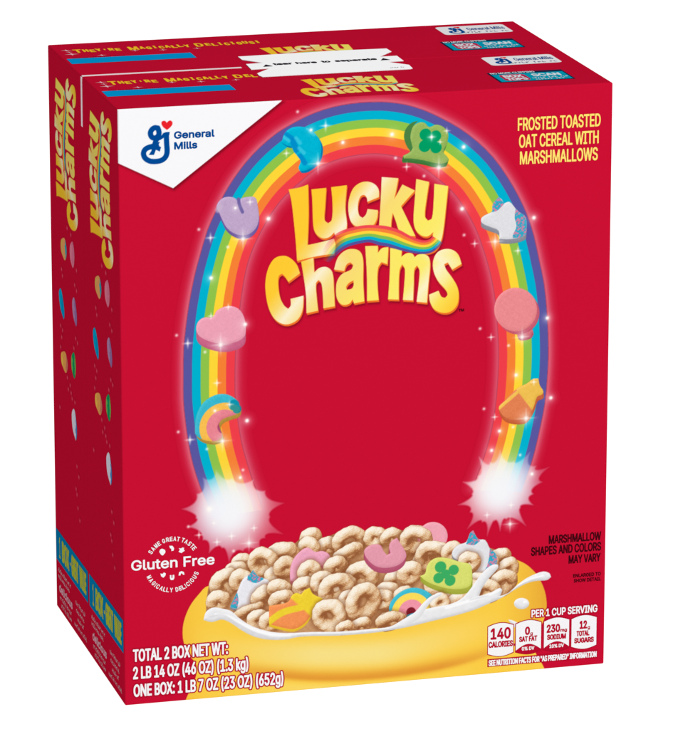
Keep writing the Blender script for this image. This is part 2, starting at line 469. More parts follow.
# unicorn head
def unicorn(outline, off, horn, mane, pid, white=(222, 222, 226)):
    def ex(w, X, Y, d, G):
        ins = np.clip(.5 - d * 2, 0, 1)
        for poly in (horn, mane):
            dd = sdf(smooth(f(poly)), X, Y); n = noise2(X * 1.0, Y * 1.0, .42)
            mm_ = np.clip((n - .1) * 3 + .5, 0, 1)[..., None]; cc = np.array([206, 130, 164.]) * mm_ + np.array([48, 168, 196.]) * (1 - mm_) + (G * 5)[..., None]
            cv.blend(w, np.clip(.5 - dd * cv.k, 0, 1) * ins, cc)
    mallow(outline, off, white, (138, 138, 150), pid, ex, ang=70)
pid = cv.ID('unicorn_marshmallow')
unicorn(fpx(Z, 450, 130, [(174, 498), (195, 478), (235, 457), (238, 420), (270, 377), (288, 388), (302, 412), (333, 403), (365, 438), (388, 460), (424, 490), (428, 555), (420, 590), (340, 612), (276, 610), (272, 565), (230, 545), (180, 522)]), (0, 4.6),
        fpx(Z, 450, 130, [(228, 462), (235, 415), (270, 372), (305, 412), (265, 452)]), fpx(Z, 450, 130, [(368, 440), (392, 455), (430, 485), (436, 600), (352, 606), (352, 590), (372, 540), (362, 490)]), pid)
# balloon
pid = cv.ID('balloon_marshmallow')
mallow(fpx(Z, 450, 240, [(375, 525), (450, 482), (466, 512), (452, 535), (412, 548), (385, 545)]), (.6, 2.8), (212, 110, 125), (186, 80, 105), pid)
cb = f([(515.2, 309)])[0]
mallow([(515.5 + 21.4 * math.cos(a_) , 309.5 + 21.8 * math.sin(a_)) for a_ in np.linspace(0, 2 * math.pi, 16, False)], (2.6, 3.4), (233, 138, 142), (198, 92, 112), pid)
# shooting star
pid = cv.ID('star_marshmallow')
def star_col(X, Y, d):
    p, q = f([(492, 416), (536, 380)]); ax = (q - p) / np.linalg.norm(q - p)
    s_ = (X - p[0]) * ax[0] + (Y - p[1]) * ax[1]; t_ = (X - p[0]) * -ax[1] + (Y - p[1]) * ax[0]
    L = np.linalg.norm(q - p)
    yel = np.clip((s_ - L * .62) * .8 + .5, 0, 1); yel = np.maximum(yel, np.clip(2.2 - np.abs(t_ - 1.5 - s_ * .03), 0, 1))
    return np.array([226, 128, 82.]) * (1 - yel[..., None]) + np.array([238, 190, 82.]) * yel[..., None]
mallow(fpx(Z, 450, 350, [(274, 318), (305, 285), (380, 212), (430, 188), (465, 162), (495, 160), (503, 198), (523, 232), (515, 250), (488, 262), (468, 322), (430, 380), (395, 392), (345, 390), (305, 375), (280, 345)]), (0.6, 4.6), star_col, (196, 96, 58), pid, ang=75)

# brand lettering
LU = {}
zA = lambda L: fpx(6.73, 270, 170, L); zB = lambda L: fpx(6.73, 350, 170, L)
zC = lambda L: fpx(6.118, 255, 240, L); zD = lambda L: fpx(5.608, 355, 230, L)
letters = [
 (zA([(125, 130), (195, 118), (256, 97), (259, 300), (252, 505), (340, 486), (430, 462), (440, 500), (430, 562), (300, 583), (182, 612), (172, 470), (155, 300), (142, 200)]), None),
 (zA([(278, 130), (378, 120), (370, 250), (367, 335), (391, 358), (415, 335), (420, 220), (411, 115), (517, 102), (506, 250), (515, 400), (470, 432), (437, 440), (432, 420), (400, 450), (360, 460), (320, 440), (295, 398), (287, 300), (284, 200)]), None),
 (zB([(195, 182), (192, 130), (165, 95), (120, 78), (70, 85), (25, 118), (0, 170), (-12, 230), (-8, 300), (8, 350), (40, 378), (90, 385), (150, 376), (180, 330), (188, 270), (118, 262), (106, 300), (85, 322), (62, 305), (52, 260), (57, 210), (73, 175), (95, 168), (112, 185), (116, 214)]), None),
 (zB([(213, 47), (325, 55), (312, 125), (298, 195), (352, 97), (437, 138), (385, 195), (343, 243), (390, 340), (440, 445), (380, 440), (330, 405), (308, 345), (287, 288), (278, 340), (275, 400), (193, 400), (205, 220)]), None),
 (zB([(445, 60), (532, 80), (515, 190), (503, 310), (524, 340), (550, 325), (562, 210), (567, 92), (660, 108), (645, 250), (628, 400), (610, 480), (570, 540), (500, 560), (440, 540), (470, 490), (530, 485), (552, 455), (560, 418), (520, 447), (475, 437), (438, 395), (427, 330), (436, 190)]), None),
 (zC([(275, 203), (255, 150), (215, 110), (175, 96), (120, 112), (82, 170), (64, 250), (66, 330), (85, 420), (120, 482), (165, 512), (210, 514), (262, 485), (290, 430), (297, 340), (217, 360), (218, 400), (203, 421), (178, 400), (153, 350), (141, 270), (146, 220), (165, 206), (182, 222), (205, 256)]), None),
 (zC([(282, 133), (357, 108), (362, 198), (395, 170), (440, 166), (473, 198), (482, 300), (488, 405), (418, 418), (414, 330), (405, 262), (388, 245), (373, 265), (376, 340), (386, 432), (315, 448), (312, 340), (298, 230)]), None),
 (zC([(483, 180), (505, 110), (545, 68), (592, 54), (640, 68), (660, 115), (661, 250), (668, 375), (605, 388), (597, 363), (575, 390), (532, 395), (503, 362), (495, 310), (502, 252), (532, 208), (588, 180), (601, 152), (583, 136), (560, 150), (545, 190)]),
      zC([(602, 247), (575, 262), (557, 288), (562, 304), (590, 298), (602, 280)])),
 (zD([(57, 90), (128, 88), (128, 128), (150, 102), (187, 95), (181, 192), (148, 180), (129, 212), (125, 300), (132, 393), (67, 398), (66, 250)]), None),
 (zD([(197, 100), (262, 112), (259, 150), (290, 130), (320, 132), (335, 152), (352, 138), (390, 136), (415, 155), (420, 205), (411, 300), (403, 408), (345, 402), (357, 300), (361, 225), (347, 198), (332, 222), (329, 300), (325, 395), (268, 392), (276, 300), (279, 218), (264, 192), (250, 222), (245, 300), (245, 390), (185, 388), (194, 250)]), None),
 (zD([(597, 190), (580, 140), (550, 113), (507, 106), (462, 125), (438, 172), (440, 230), (465, 285), (508, 335), (518, 362), (505, 380), (485, 374), (468, 340), (415, 362), (420, 402), (445, 445), (495, 465), (540, 455), (572, 420), (581, 370), (574, 320), (545, 268), (510, 220), (500, 192), (520, 182), (545, 222)]), None)]
L2 = [(smooth(f(a_), ang=62, n=4), None if b_ is None else smooth(f(b_), ang=62, n=4)) for a_, b_ in letters]
rib_top = fpx(6.73, 270, 170, [(330, 600), (370, 510), (430, 440), (490, 405), (560, 385), (640, 371)]) + fpx(6.73, 350, 170, [(180, 371), (250, 378), (330, 402), (410, 445), (480, 472), (530, 468), (556, 445)])
rib_bot = fpx(6.73, 270, 170, [(400, 622), (445, 575), (500, 530), (545, 510), (620, 492), (673, 487)]) + fpx(6.73, 350, 170, [(190, 505), (250, 515), (330, 538), (410, 556), (480, 565), (540, 558), (585, 530), (625, 490)])
RT, RB = smooth(f(rib_top), False, n=4), smooth(f(rib_bot), False, n=4)
ramp_q = [480, 505, 520, 535, 548, 562, 600, 615, 635, 652, 668, 680, 705]
ramp_c = np.array([(253, 200, 48), (253, 202, 52), (248, 214, 108), (249, 238, 206), (247, 224, 150), (247, 217, 116), (249, 230, 104), (249, 232, 100), (249, 233, 112), (250, 240, 196), (249, 234, 150), (250, 222, 84), (252, 196, 46)], float)
px0 = f([(266, 327), (466, 327)]); 
def letter_color(Xf, Yf):
    # Xf, Yf: front print coordinates -> gold sheen
    pxx = 118 + Xf * (494 / W_); pyy = 706 - Yf * 1.0 * (596 / H_) - Xf * .055
    q_ = pxx + .8 * pyy + 2 + 14 * np.clip((262 - pyy) / 8, 0, 1)
    return np.stack([np.interp(q_, ramp_q, ramp_c[:, i]) for i in range(3)], -1)
def draw_brand(cv, T, pid, kk=1.0, rich=True, Tinv=None, shade=1.0):
    """T maps front print coordinates to this panel's"""
    LL = [(T(a_), None if b_ is None else T(b_)) for a_, b_ in L2]
    o1, o2 = T(np.array([[0, 0], [.7, -1.9]])); o = o2 - o1
    def D(a_, b_, X, Y, sh=(0, 0)):
        d = sdf(a_ + sh, X, Y)
        return d if b_ is None else np.maximum(d, -sdf(b_ + sh, X, Y))
    if rich:
        for a_, b_ in LL:
            w = cv.winp(a_, 10); X, Y = cv.X[w], cv.Y[w]
            d = D(a_, b_, X, Y, o * 1.9)
            cv.blend(w, np.clip(.55 - d * .34, 0, 1) * .62, (110, 6, 26), pid)
    for a_, b_ in LL:
        w = cv.winp(a_, 6); X, Y = cv.X[w], cv.Y[w]
        d = np.minimum(np.minimum(D(a_, b_, X, Y, o), D(a_, b_, X, Y, o * .5)), D(a_, b_, X, Y, o * .75))
        cv.blend(w, np.clip(.5 - d * cv.k, 0, 1), (238, 112, 40), pid)
        d = D(a_, b_, X, Y)
        fx, fy = (X, Y) if Tinv is None else Tinv(X, Y)
        cv.blend(w, np.clip(.5 - d * cv.k, 0, 1), letter_color(fx, fy) * shade, pid)
    a_, b_ = T(RT), T(RB); poly = np.concatenate([a_, b_[::-1]])
    w = cv.winp(poly, 3); X, Y = cv.X[w], cv.Y[w]
    d = sdf(poly, X, Y); da, db = seg_dist(a_, X, Y, False), seg_dist(b_, X, Y, False)
    t = da / (da + db + 1e-6) * 6
    cols = [(238, 72, 82), (244, 128, 58), (252, 212, 60), (130, 190, 78), (0, 172, 206), (84, 80, 152)]
    c = np.zeros(X.shape + (3,)); c[:] = cols[0]
    for i in range(1, 6):
        m = np.clip(.5 + (t - i) * (da + db) / 6 * cv.k, 0, 1)[..., None]; c = c * (1 - m) + np.array(cols[i]) * m
    fx, fy = (X, Y) if Tinv is None else Tinv(X, Y)
    x0, x1 = f([(322, 258)])[0][0], f([(346, 240)])[0][0]; x2, x3 = f([(432, 250)])[0][0], f([(444, 250)])[0][0]
    al = np.clip((fx - x0) / (x1 - x0), 0, 1) * np.clip(1.15 - (fx - x2) / (x3 - x2) * .8, .0, 1)
    cv.blend(w, np.clip(.5 - d * cv.k, 0, 1) * al, c, pid)
i_brand = cv.ID('brand_lettering')
draw_brand(cv, lambda p: p, i_brand)

# ---- cereal bowl
i_bowl = cv.ID('yellow_bowl'); i_milk = cv.ID('milk'); i_cer = cv.ID('cereal_pieces')
bowl_px = [(208, 586), (199, 594), (190, 606), (184, 621), (182.6, 634), (184.5, 645), (189, 655), (196, 664), (196, 676), (190, 690), (184.5, 704), (184, 716), (545, 680), (544, 668), (536, 654), (533, 640), (540, 628), (545.5, 614), (546.5, 602), (544, 589), (537, 575), (527, 565), (516, 559.5), (506, 556), (480, 560), (300, 575)]
bowl = smooth(f(bowl_px), n=4, ang=60)
cx0, cxx = f([(183, 640), (546, 605)]); bcx = (cx0[0] + cxx[0]) / 2; bhw = (cxx[0] - cx0[0]) / 2
crease = smooth(f([(182, 640), (200, 655), (235, 668), (275, 675), (320, 678.5), (370, 677), (420, 671), (465, 661), (500, 649), (530, 634), (548, 612)]), False, n=4)
lightl = smooth(f([(195, 640), (230, 650), (270, 654), (330, 655), (390, 652), (440, 641), (480, 630)]), False)
rimline = smooth(f([(190, 606), (230, 626), (270, 640), (330, 641), (370, 638), (430, 628), (480, 612), (520, 592)]), False)
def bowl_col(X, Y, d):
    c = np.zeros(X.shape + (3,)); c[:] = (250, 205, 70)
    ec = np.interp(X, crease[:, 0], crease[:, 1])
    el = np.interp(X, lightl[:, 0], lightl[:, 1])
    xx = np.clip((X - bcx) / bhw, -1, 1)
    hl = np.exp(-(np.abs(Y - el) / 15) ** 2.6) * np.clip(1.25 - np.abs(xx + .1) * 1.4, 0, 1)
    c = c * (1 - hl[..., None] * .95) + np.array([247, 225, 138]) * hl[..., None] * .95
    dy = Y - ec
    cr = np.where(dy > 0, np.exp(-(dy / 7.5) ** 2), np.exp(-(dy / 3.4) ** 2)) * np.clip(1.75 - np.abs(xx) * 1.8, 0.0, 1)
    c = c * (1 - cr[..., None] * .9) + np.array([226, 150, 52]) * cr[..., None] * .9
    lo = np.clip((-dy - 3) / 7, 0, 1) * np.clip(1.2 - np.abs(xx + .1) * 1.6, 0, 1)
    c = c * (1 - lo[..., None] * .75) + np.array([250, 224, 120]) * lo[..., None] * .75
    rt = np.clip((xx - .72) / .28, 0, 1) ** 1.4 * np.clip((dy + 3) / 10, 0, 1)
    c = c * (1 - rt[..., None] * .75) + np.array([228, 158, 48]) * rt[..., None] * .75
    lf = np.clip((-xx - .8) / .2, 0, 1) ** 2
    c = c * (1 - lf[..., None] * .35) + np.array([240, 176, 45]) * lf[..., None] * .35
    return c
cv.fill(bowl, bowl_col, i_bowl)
# the heap the pieces lie in
heap_px = [(206, 612), (208, 590), (212, 576), (224, 571), (236, 560), (250, 560), (262, 552), (275, 546), (292, 545), (303, 536), (320, 540), (334, 534), (348, 532), (366, 536), (386, 532), (400, 530), (414, 534), (430, 540), (444, 545), (458, 545), (480, 546), (500, 552), (511, 566), (513, 580), (506, 592), (480, 604), (440, 614), (400, 622), (375, 628), (340, 632), (300, 633.5), (270, 633), (240, 626), (222, 619), (208, 617)]
heap = smooth(f(heap_px), n=3)
cv.fill(heap, lambda X, Y, d: np.array([198, 148, 104.]) + noise2(X, Y, .3)[..., None] * 14, i_cer)

NV, _ = np.linalg.qr(rng.normal(size=(3, 3))); NQ = rng.rand(10) * 6.28
def cereal(cx, cy, R, r, ax, ay, rot=0, sx=1.0, tint=0):
    if R >= 8: R, r = R * 1.16, r * .98
    elif R >= 3: R, r = max(R, 5.4) * 1.05, r * .9
    else: r = r * 1.1
    """one toasted ring (or nugget when R is small), worked out as a real lumpy torus and printed flat"""
    c0 = f([(cx, cy)])[0]; B = (R + r) * max(1, sx) + 4
    w = cv.win(c0[0] - B, c0[0] + B, c0[1] - B, c0[1] + B)
    X, Y = cv.X[w] - c0[0], cv.Y[w] - c0[1]
    if X.size == 0: return
    E = Euler((math.radians(ax), math.radians(ay), math.radians(rot)), 'ZXY'.replace('Z', 'X') if False else 'XYZ')
    Rt = np.array(E.to_matrix()); ph = rng.rand(3) * 40
    def F(x, y, z):
        p = np.stack([x, y, z], -1) @ Rt; p = p / np.array([sx, 1, 1])
        q = np.hypot(p[..., 0], p[..., 1]) - R; d = np.hypot(q, p[..., 2]) - r
        a1, a2 = p @ NV[0], p @ NV[1]; a3 = p @ NV[2]
        n = 1.7 * np.sin(a1 * .30 + ph[0]) * np.sin(a2 * .27 + ph[1]) + .8 * np.sin(a3 * .55 + ph[2] + a1 * .2) * np.sin(a2 * .62 + ph[0])
        n = n + .30 * np.sin(a1 * 1.5 + 2 * np.sin(a3 * 1.1)) * np.sin(a2 * 1.4 + ph[2]) * np.sin(a3 * 1.6) + .14 * np.sin(a1 * 1.1 + 1.7 * np.sin(a2 * .9) + ph[1]) * np.sin(a3 * 1.2 + 1.5 * np.sin(a1 * .8))
        return (d - n * .42) * .8, q, p[..., 2]
    Zr = np.full(X.shape, B * 1.3); mind = np.full(X.shape, 1e9)
    for it in range(26):
        d, q, pz = F(X, Y, Zr); mind = np.minimum(mind, d); Zr = Zr - np.clip(d, .03, 6)
    hit = np.clip(.5 - (mind - .25) * cv.k, 0, 1)
    Zr2 = Zr; e = .35
    d0 = F(X, Y, Zr2)[0]
    nx = F(X + e, Y, Zr2)[0] - d0; ny = F(X, Y + e, Zr2)[0] - d0; nz = F(X, Y, Zr2 + e)[0] - d0
    l = np.sqrt(nx * nx + ny * ny + nz * nz) + 1e-9; nx, ny, nz = nx / l, ny / l, nz / l
    q = F(X, Y, Zr2)[1]
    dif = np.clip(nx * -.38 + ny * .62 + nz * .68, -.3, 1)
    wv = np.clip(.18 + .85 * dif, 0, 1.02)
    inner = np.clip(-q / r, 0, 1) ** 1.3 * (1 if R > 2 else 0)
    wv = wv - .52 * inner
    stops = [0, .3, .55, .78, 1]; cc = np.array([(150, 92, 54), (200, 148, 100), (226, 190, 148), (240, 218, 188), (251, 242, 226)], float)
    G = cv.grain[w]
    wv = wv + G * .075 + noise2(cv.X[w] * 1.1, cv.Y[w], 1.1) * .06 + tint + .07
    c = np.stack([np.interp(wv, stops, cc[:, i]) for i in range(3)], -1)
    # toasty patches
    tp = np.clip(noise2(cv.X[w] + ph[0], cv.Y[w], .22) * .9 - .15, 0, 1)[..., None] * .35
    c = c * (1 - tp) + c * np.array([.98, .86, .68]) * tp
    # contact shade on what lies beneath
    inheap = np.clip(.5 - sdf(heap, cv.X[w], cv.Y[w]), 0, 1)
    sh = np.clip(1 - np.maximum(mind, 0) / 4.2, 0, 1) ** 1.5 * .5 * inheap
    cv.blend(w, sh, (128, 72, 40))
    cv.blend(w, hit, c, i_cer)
O = cereal
# back rows
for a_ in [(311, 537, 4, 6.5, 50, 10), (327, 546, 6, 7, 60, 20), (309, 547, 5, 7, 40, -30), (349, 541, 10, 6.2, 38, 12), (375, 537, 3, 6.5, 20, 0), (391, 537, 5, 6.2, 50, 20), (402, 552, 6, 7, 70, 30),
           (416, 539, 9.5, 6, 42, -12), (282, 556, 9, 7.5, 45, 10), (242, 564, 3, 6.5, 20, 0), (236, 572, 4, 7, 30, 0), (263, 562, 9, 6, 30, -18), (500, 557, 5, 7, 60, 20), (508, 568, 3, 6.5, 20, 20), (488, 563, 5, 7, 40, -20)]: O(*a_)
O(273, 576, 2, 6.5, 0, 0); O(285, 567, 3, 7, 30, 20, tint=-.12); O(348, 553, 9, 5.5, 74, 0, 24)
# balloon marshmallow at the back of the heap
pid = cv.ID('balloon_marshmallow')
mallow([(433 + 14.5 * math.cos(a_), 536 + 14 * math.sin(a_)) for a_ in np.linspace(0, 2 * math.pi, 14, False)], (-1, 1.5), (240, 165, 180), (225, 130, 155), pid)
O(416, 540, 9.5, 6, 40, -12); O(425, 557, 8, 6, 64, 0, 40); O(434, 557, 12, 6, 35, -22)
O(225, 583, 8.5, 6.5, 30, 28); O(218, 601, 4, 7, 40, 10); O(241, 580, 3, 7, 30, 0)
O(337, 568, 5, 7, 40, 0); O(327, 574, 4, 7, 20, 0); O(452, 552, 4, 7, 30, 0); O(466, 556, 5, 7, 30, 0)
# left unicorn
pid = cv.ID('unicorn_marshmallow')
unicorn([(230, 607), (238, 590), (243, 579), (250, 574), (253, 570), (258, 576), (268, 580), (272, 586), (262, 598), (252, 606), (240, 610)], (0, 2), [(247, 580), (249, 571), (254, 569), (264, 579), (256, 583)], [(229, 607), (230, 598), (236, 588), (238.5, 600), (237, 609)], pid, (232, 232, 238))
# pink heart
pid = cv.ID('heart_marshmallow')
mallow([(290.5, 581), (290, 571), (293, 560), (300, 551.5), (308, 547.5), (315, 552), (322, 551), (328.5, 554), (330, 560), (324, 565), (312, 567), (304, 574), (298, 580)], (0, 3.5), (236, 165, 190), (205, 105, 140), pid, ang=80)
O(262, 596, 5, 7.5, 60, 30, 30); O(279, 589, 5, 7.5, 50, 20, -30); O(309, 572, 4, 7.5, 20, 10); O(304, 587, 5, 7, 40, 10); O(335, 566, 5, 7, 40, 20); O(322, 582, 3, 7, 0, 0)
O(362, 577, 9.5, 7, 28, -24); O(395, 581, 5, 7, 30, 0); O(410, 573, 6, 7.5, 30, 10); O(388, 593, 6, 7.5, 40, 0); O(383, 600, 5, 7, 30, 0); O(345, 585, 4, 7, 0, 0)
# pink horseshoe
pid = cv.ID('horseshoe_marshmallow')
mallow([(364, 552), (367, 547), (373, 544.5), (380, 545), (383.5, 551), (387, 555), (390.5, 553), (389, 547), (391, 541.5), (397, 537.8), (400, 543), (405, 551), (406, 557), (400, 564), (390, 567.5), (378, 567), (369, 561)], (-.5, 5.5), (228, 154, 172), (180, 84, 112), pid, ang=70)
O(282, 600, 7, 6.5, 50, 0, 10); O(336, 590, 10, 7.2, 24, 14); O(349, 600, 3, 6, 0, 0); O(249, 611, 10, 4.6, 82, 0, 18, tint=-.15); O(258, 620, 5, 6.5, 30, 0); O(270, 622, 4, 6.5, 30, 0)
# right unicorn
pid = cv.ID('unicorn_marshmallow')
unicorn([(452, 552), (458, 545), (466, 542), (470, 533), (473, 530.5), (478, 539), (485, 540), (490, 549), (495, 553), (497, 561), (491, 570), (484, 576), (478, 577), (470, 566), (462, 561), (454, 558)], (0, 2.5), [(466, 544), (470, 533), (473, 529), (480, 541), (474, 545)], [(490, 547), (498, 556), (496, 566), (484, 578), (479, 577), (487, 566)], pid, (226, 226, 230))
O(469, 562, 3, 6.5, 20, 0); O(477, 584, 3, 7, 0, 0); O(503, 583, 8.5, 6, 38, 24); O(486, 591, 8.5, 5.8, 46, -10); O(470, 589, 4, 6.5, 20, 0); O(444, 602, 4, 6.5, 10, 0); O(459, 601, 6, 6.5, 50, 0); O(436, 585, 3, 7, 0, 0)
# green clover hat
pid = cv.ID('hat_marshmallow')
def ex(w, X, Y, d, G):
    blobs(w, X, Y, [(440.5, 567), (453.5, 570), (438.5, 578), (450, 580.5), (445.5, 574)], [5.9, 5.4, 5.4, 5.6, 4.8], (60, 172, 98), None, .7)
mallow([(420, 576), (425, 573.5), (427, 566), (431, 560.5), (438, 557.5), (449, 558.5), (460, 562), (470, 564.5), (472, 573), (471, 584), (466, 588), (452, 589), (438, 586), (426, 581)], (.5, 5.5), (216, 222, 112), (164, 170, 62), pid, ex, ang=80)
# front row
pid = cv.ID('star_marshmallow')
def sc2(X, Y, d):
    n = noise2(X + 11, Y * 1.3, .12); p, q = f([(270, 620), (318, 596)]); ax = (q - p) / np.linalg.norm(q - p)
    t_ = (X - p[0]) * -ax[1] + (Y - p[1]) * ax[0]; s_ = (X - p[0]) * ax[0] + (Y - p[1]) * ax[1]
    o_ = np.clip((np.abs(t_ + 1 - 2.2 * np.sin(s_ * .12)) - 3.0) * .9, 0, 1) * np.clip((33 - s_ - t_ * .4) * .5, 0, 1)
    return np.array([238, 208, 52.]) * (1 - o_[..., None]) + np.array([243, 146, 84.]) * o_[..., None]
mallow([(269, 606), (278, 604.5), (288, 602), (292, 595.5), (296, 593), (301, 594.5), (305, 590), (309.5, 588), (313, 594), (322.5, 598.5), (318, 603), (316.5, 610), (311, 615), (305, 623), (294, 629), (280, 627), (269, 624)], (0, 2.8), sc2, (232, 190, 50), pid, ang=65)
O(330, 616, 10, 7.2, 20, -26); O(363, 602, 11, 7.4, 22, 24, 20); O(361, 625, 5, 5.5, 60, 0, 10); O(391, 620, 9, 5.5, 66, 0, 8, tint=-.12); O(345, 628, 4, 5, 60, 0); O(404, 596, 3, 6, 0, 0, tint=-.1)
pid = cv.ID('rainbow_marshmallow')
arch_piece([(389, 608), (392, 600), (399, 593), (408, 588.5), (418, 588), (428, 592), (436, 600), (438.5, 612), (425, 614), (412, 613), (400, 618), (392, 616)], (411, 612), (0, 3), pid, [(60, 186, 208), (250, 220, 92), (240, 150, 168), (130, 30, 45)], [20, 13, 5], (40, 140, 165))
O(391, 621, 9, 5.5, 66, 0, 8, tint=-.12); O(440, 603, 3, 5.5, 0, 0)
# milk
def milk(poly, hi=True, op=1.0):
    p = smooth(f(poly), n=4, ang=75)
    w = cv.winp(p, 3); X, Y = cv.X[w], cv.Y[w]; d = sdf(p, X, Y); gy, gx = np.gradient(d, cv.u[1] - cv.u[0])
    rim = np.exp(-(np.maximum(-d, 0) / 2.6) ** 2)
    v = 234 + (gy * .9 - gx * .3) * rim * 15 - 14 * rim * (gy < 0) + noise2(X, Y, .25) * 5
    cc = np.stack([v, v, v + 2], -1)
    cv.blend(w, np.clip(.5 - d * cv.k, 0, 1) * op, np.clip(cc, 0, 252), i_milk)
    return p
def stroke(pts, rad, c=(244, 244, 246), shade=True, pid=i_milk, op=1.0, soft=None):
    p = smooth(f(pts), False, n=5); rr = np.interp(np.linspace(0, 1, len(p)), np.linspace(0, 1, len(rad)), rad)
    w = cv.winp(p, max(rad) + 3); X, Y = cv.X[w], cv.Y[w]
    d = np.full(X.shape, 1e9)
    for i in range(len(p) - 1):
        a_, b_ = p[i], p[i + 1]; e_ = b_ - a_; t = np.clip(((X - a_[0]) * e_[0] + (Y - a_[1]) * e_[1]) / (e_ @ e_ + 1e-9), 0, 1)
        d = np.minimum(d, np.hypot(X - a_[0] - e_[0] * t, Y - a_[1] - e_[1] * t) - (rr[i] + (rr[i + 1] - rr[i]) * t))
    cc = np.array(c, float)
    if shade:
        gy, gx = np.gradient(d, cv.u[1] - cv.u[0]); rim = np.clip(1 + d / max(rad), 0, 1)
        cc = cc + ((gy * .8 - gx * .4) * rim * 16 - 10)[..., None]
    cv.blend(w, np.clip(.5 - d * (soft or cv.k), 0, 1) * op, np.clip(cc, 0, 252), pid)
milk([(203.5, 620), (206, 612), (213, 607.5), (222, 608.5), (231, 611), (238, 617), (248, 624), (260, 629), (273, 632), (288, 633), (310, 632), (340, 631.5), (370, 629), (390, 626.5), (402, 620), (414, 613), (430, 608), (450, 604), (462, 598), (471, 588), (478, 578), (486, 569), (493, 564.5), (498, 564.5), (498, 568), (489, 578), (482, 588), (479, 596), (489, 594), (499, 588), (502, 590), (500, 596), (508, 593), (516, 586), (525, 579), (535, 574), (543, 571.5), (549, 573), (551, 577), (547, 580), (535, 581), (525, 584), (514, 590), (503, 597), (490, 603), (475, 609.5), (455, 615.5), (430, 621.5), (405, 627.5), (375, 632.5), (340, 635.5), (312, 636), (298, 637), (285, 639.5), (268, 639.5), (254, 636.5), (242, 630.5), (231, 623), (222, 619.5), (212, 622)])
stroke([(405, 623), (417, 615), (425, 605), (432, 598), (440, 594)], [3.5, 4, 3, 2.4, 1.6])
stroke([(446, 608), (462, 603), (475, 599), (490, 594), (499, 590)], [1.5, 1.7, 1.7, 1.6, 1.2], (250, 250, 251), False, soft=.8)
stroke([(215, 614), (228, 616), (242, 624), (258, 631), (275, 635), (290, 635.5)], [.8, 1.2, 1.4, 1.6, 1.4, .7], (251, 251, 252), False, soft=.7)
stroke([(518, 585), (530, 579), (543, 575.5)], [.6, 1, 1], (251, 251, 252), False, soft=.8)
stroke([(210, 617), (222, 615), (236, 623), (252, 632), (268, 637)], [.6, .8, 1, 1, .6], (205, 206, 212), False, op=.6, soft=.5)
stroke([(470, 600), (482, 597), (488, 596)], [.5, .9, .5], (205, 206, 212), False, op=.6, soft=.6)
p_ = [(521.5 + 7.6 * math.cos(a_), 603.5 + 5.6 * math.sin(a_)) for a_ in np.linspace(0, 2 * math.pi, 12, False)]
milk(p_); stroke([(524, 602), (526, 601.5)], [1.4, 1.2], (252, 252, 253), False, soft=.8)
milk([(508, 619.5), (513, 620.5), (519, 624), (521, 628), (514, 627)])

# sparkles printed over everything
def spark(x, y, s_, kind, op=1.0):
    c0 = f([(x, y)])[0]; R = s_ * 2.2 + 2
    w = cv.win(c0[0] - R, c0[0] + R, c0[1] - R, c0[1] + R); X, Y = cv.X[w] - c0[0], cv.Y[w] - c0[1]
    r = np.hypot(X, Y)
    if kind == 0: a_ = np.exp(-(r / (s_ * .62)) ** 2) * .8
    elif kind == 1: a_ = np.exp(-(r / (s_ * .55)) ** 1.5) * .47 + np.exp(-(r / (s_ * .22)) ** 2) * .8
    else:
        a_ = np.exp(-(r / (s_ * .24)) ** 2)
        L = s_ if kind == 2 else s_ * 1.0
        for dx, dy, ll in ((1, 0, L), (0, 1, L)) + (((.707, .707, L * .55), (.707, -.707, L * .55)) if kind == 3 else ()):
            al = np.abs(X * dx + Y * dy); ac = np.abs(-X * dy + Y * dx)
            a_ = np.maximum(a_, np.clip(1 - al / ll, 0, 1) ** 1.4 * np.exp(-(ac / (.55 + .06 * s_)) ** 2) * .95)
        if kind == 3: a_ = np.maximum(a_, np.exp(-(r / (s_ * .45)) ** 2) * .5)
    cv.blend(w, a_ * op, (255, 250, 246), None)
    z = cv.id[w]; m_ = (z == 0) & (np.clip(a_, 0, 1) > .01)
    if m_.any(): cv.id[w] = np.where(m_, cv.ID('sparkle'), z)
dots = [(297.6, 111.7), (395.5, 158), (424, 176), (464, 235), (480, 328.6), (483.9, 408.8), (198.9, 229.4), (227.8, 247), (176.6, 335.3), (178.3, 431.9), (207, 449), (188.4, 526.6), (233.6, 551), (508.5, 345.5), (513, 427), (205, 352), (520, 455), (243, 470)]
soft = [(342.8, 142.4, 7), (392, 134.4, 8), (463.6, 146.9, 8), (462, 208.8, 8), (533.8, 217.7, 8), (547.2, 318, 7.5), (516, 375, 7), (550.7, 397.8, 7.5), (499.4, 431, 7), (491.5, 450.4, 7), (211, 278, 8), (268.4, 218.7, 8.5), (245.2, 324.3, 8), (247, 420.6, 8), (215, 410.7, 5), (240.3, 477.6, 6), (209.6, 509, 11), (531.8, 473.9, 7), (235.4, 208, 5), (311, 130, 6), (431.5, 137, 5)]
star = [(286.4, 153.3, 5.5), (325.6, 125.7, 8), (431.5, 137, 6), (446.7, 130.8, 5), (406.6, 166.8, 6), (474.6, 243.6, 5.5), (517.8, 250.7, 6), (491, 337.2, 5.5), (494.6, 417, 5), (533.8, 382, 5), (210.5, 237.8, 7), (187.8, 343.3, 7), (228.3, 307, 5), (217, 383, 6), (229.5, 404.5, 6), (190, 439.8, 7), (199, 535, 6), (217, 542, 6), (231.6, 536, 6), (211, 316, 5), (250, 202, 5), (511, 505, 5), (487, 515, 5), (440, 142, 4), (214, 523, 4), (254, 528, 5)]
big = [(318, 163.5, 13), (438.7, 167.7, 14), (495, 241.5, 11), (522, 337, 12), (526, 418.3, 14), (243, 239, 13), (220.6, 344.8, 14), (222.4, 441, 13), (249, 543, 12), (510, 524, 11)]
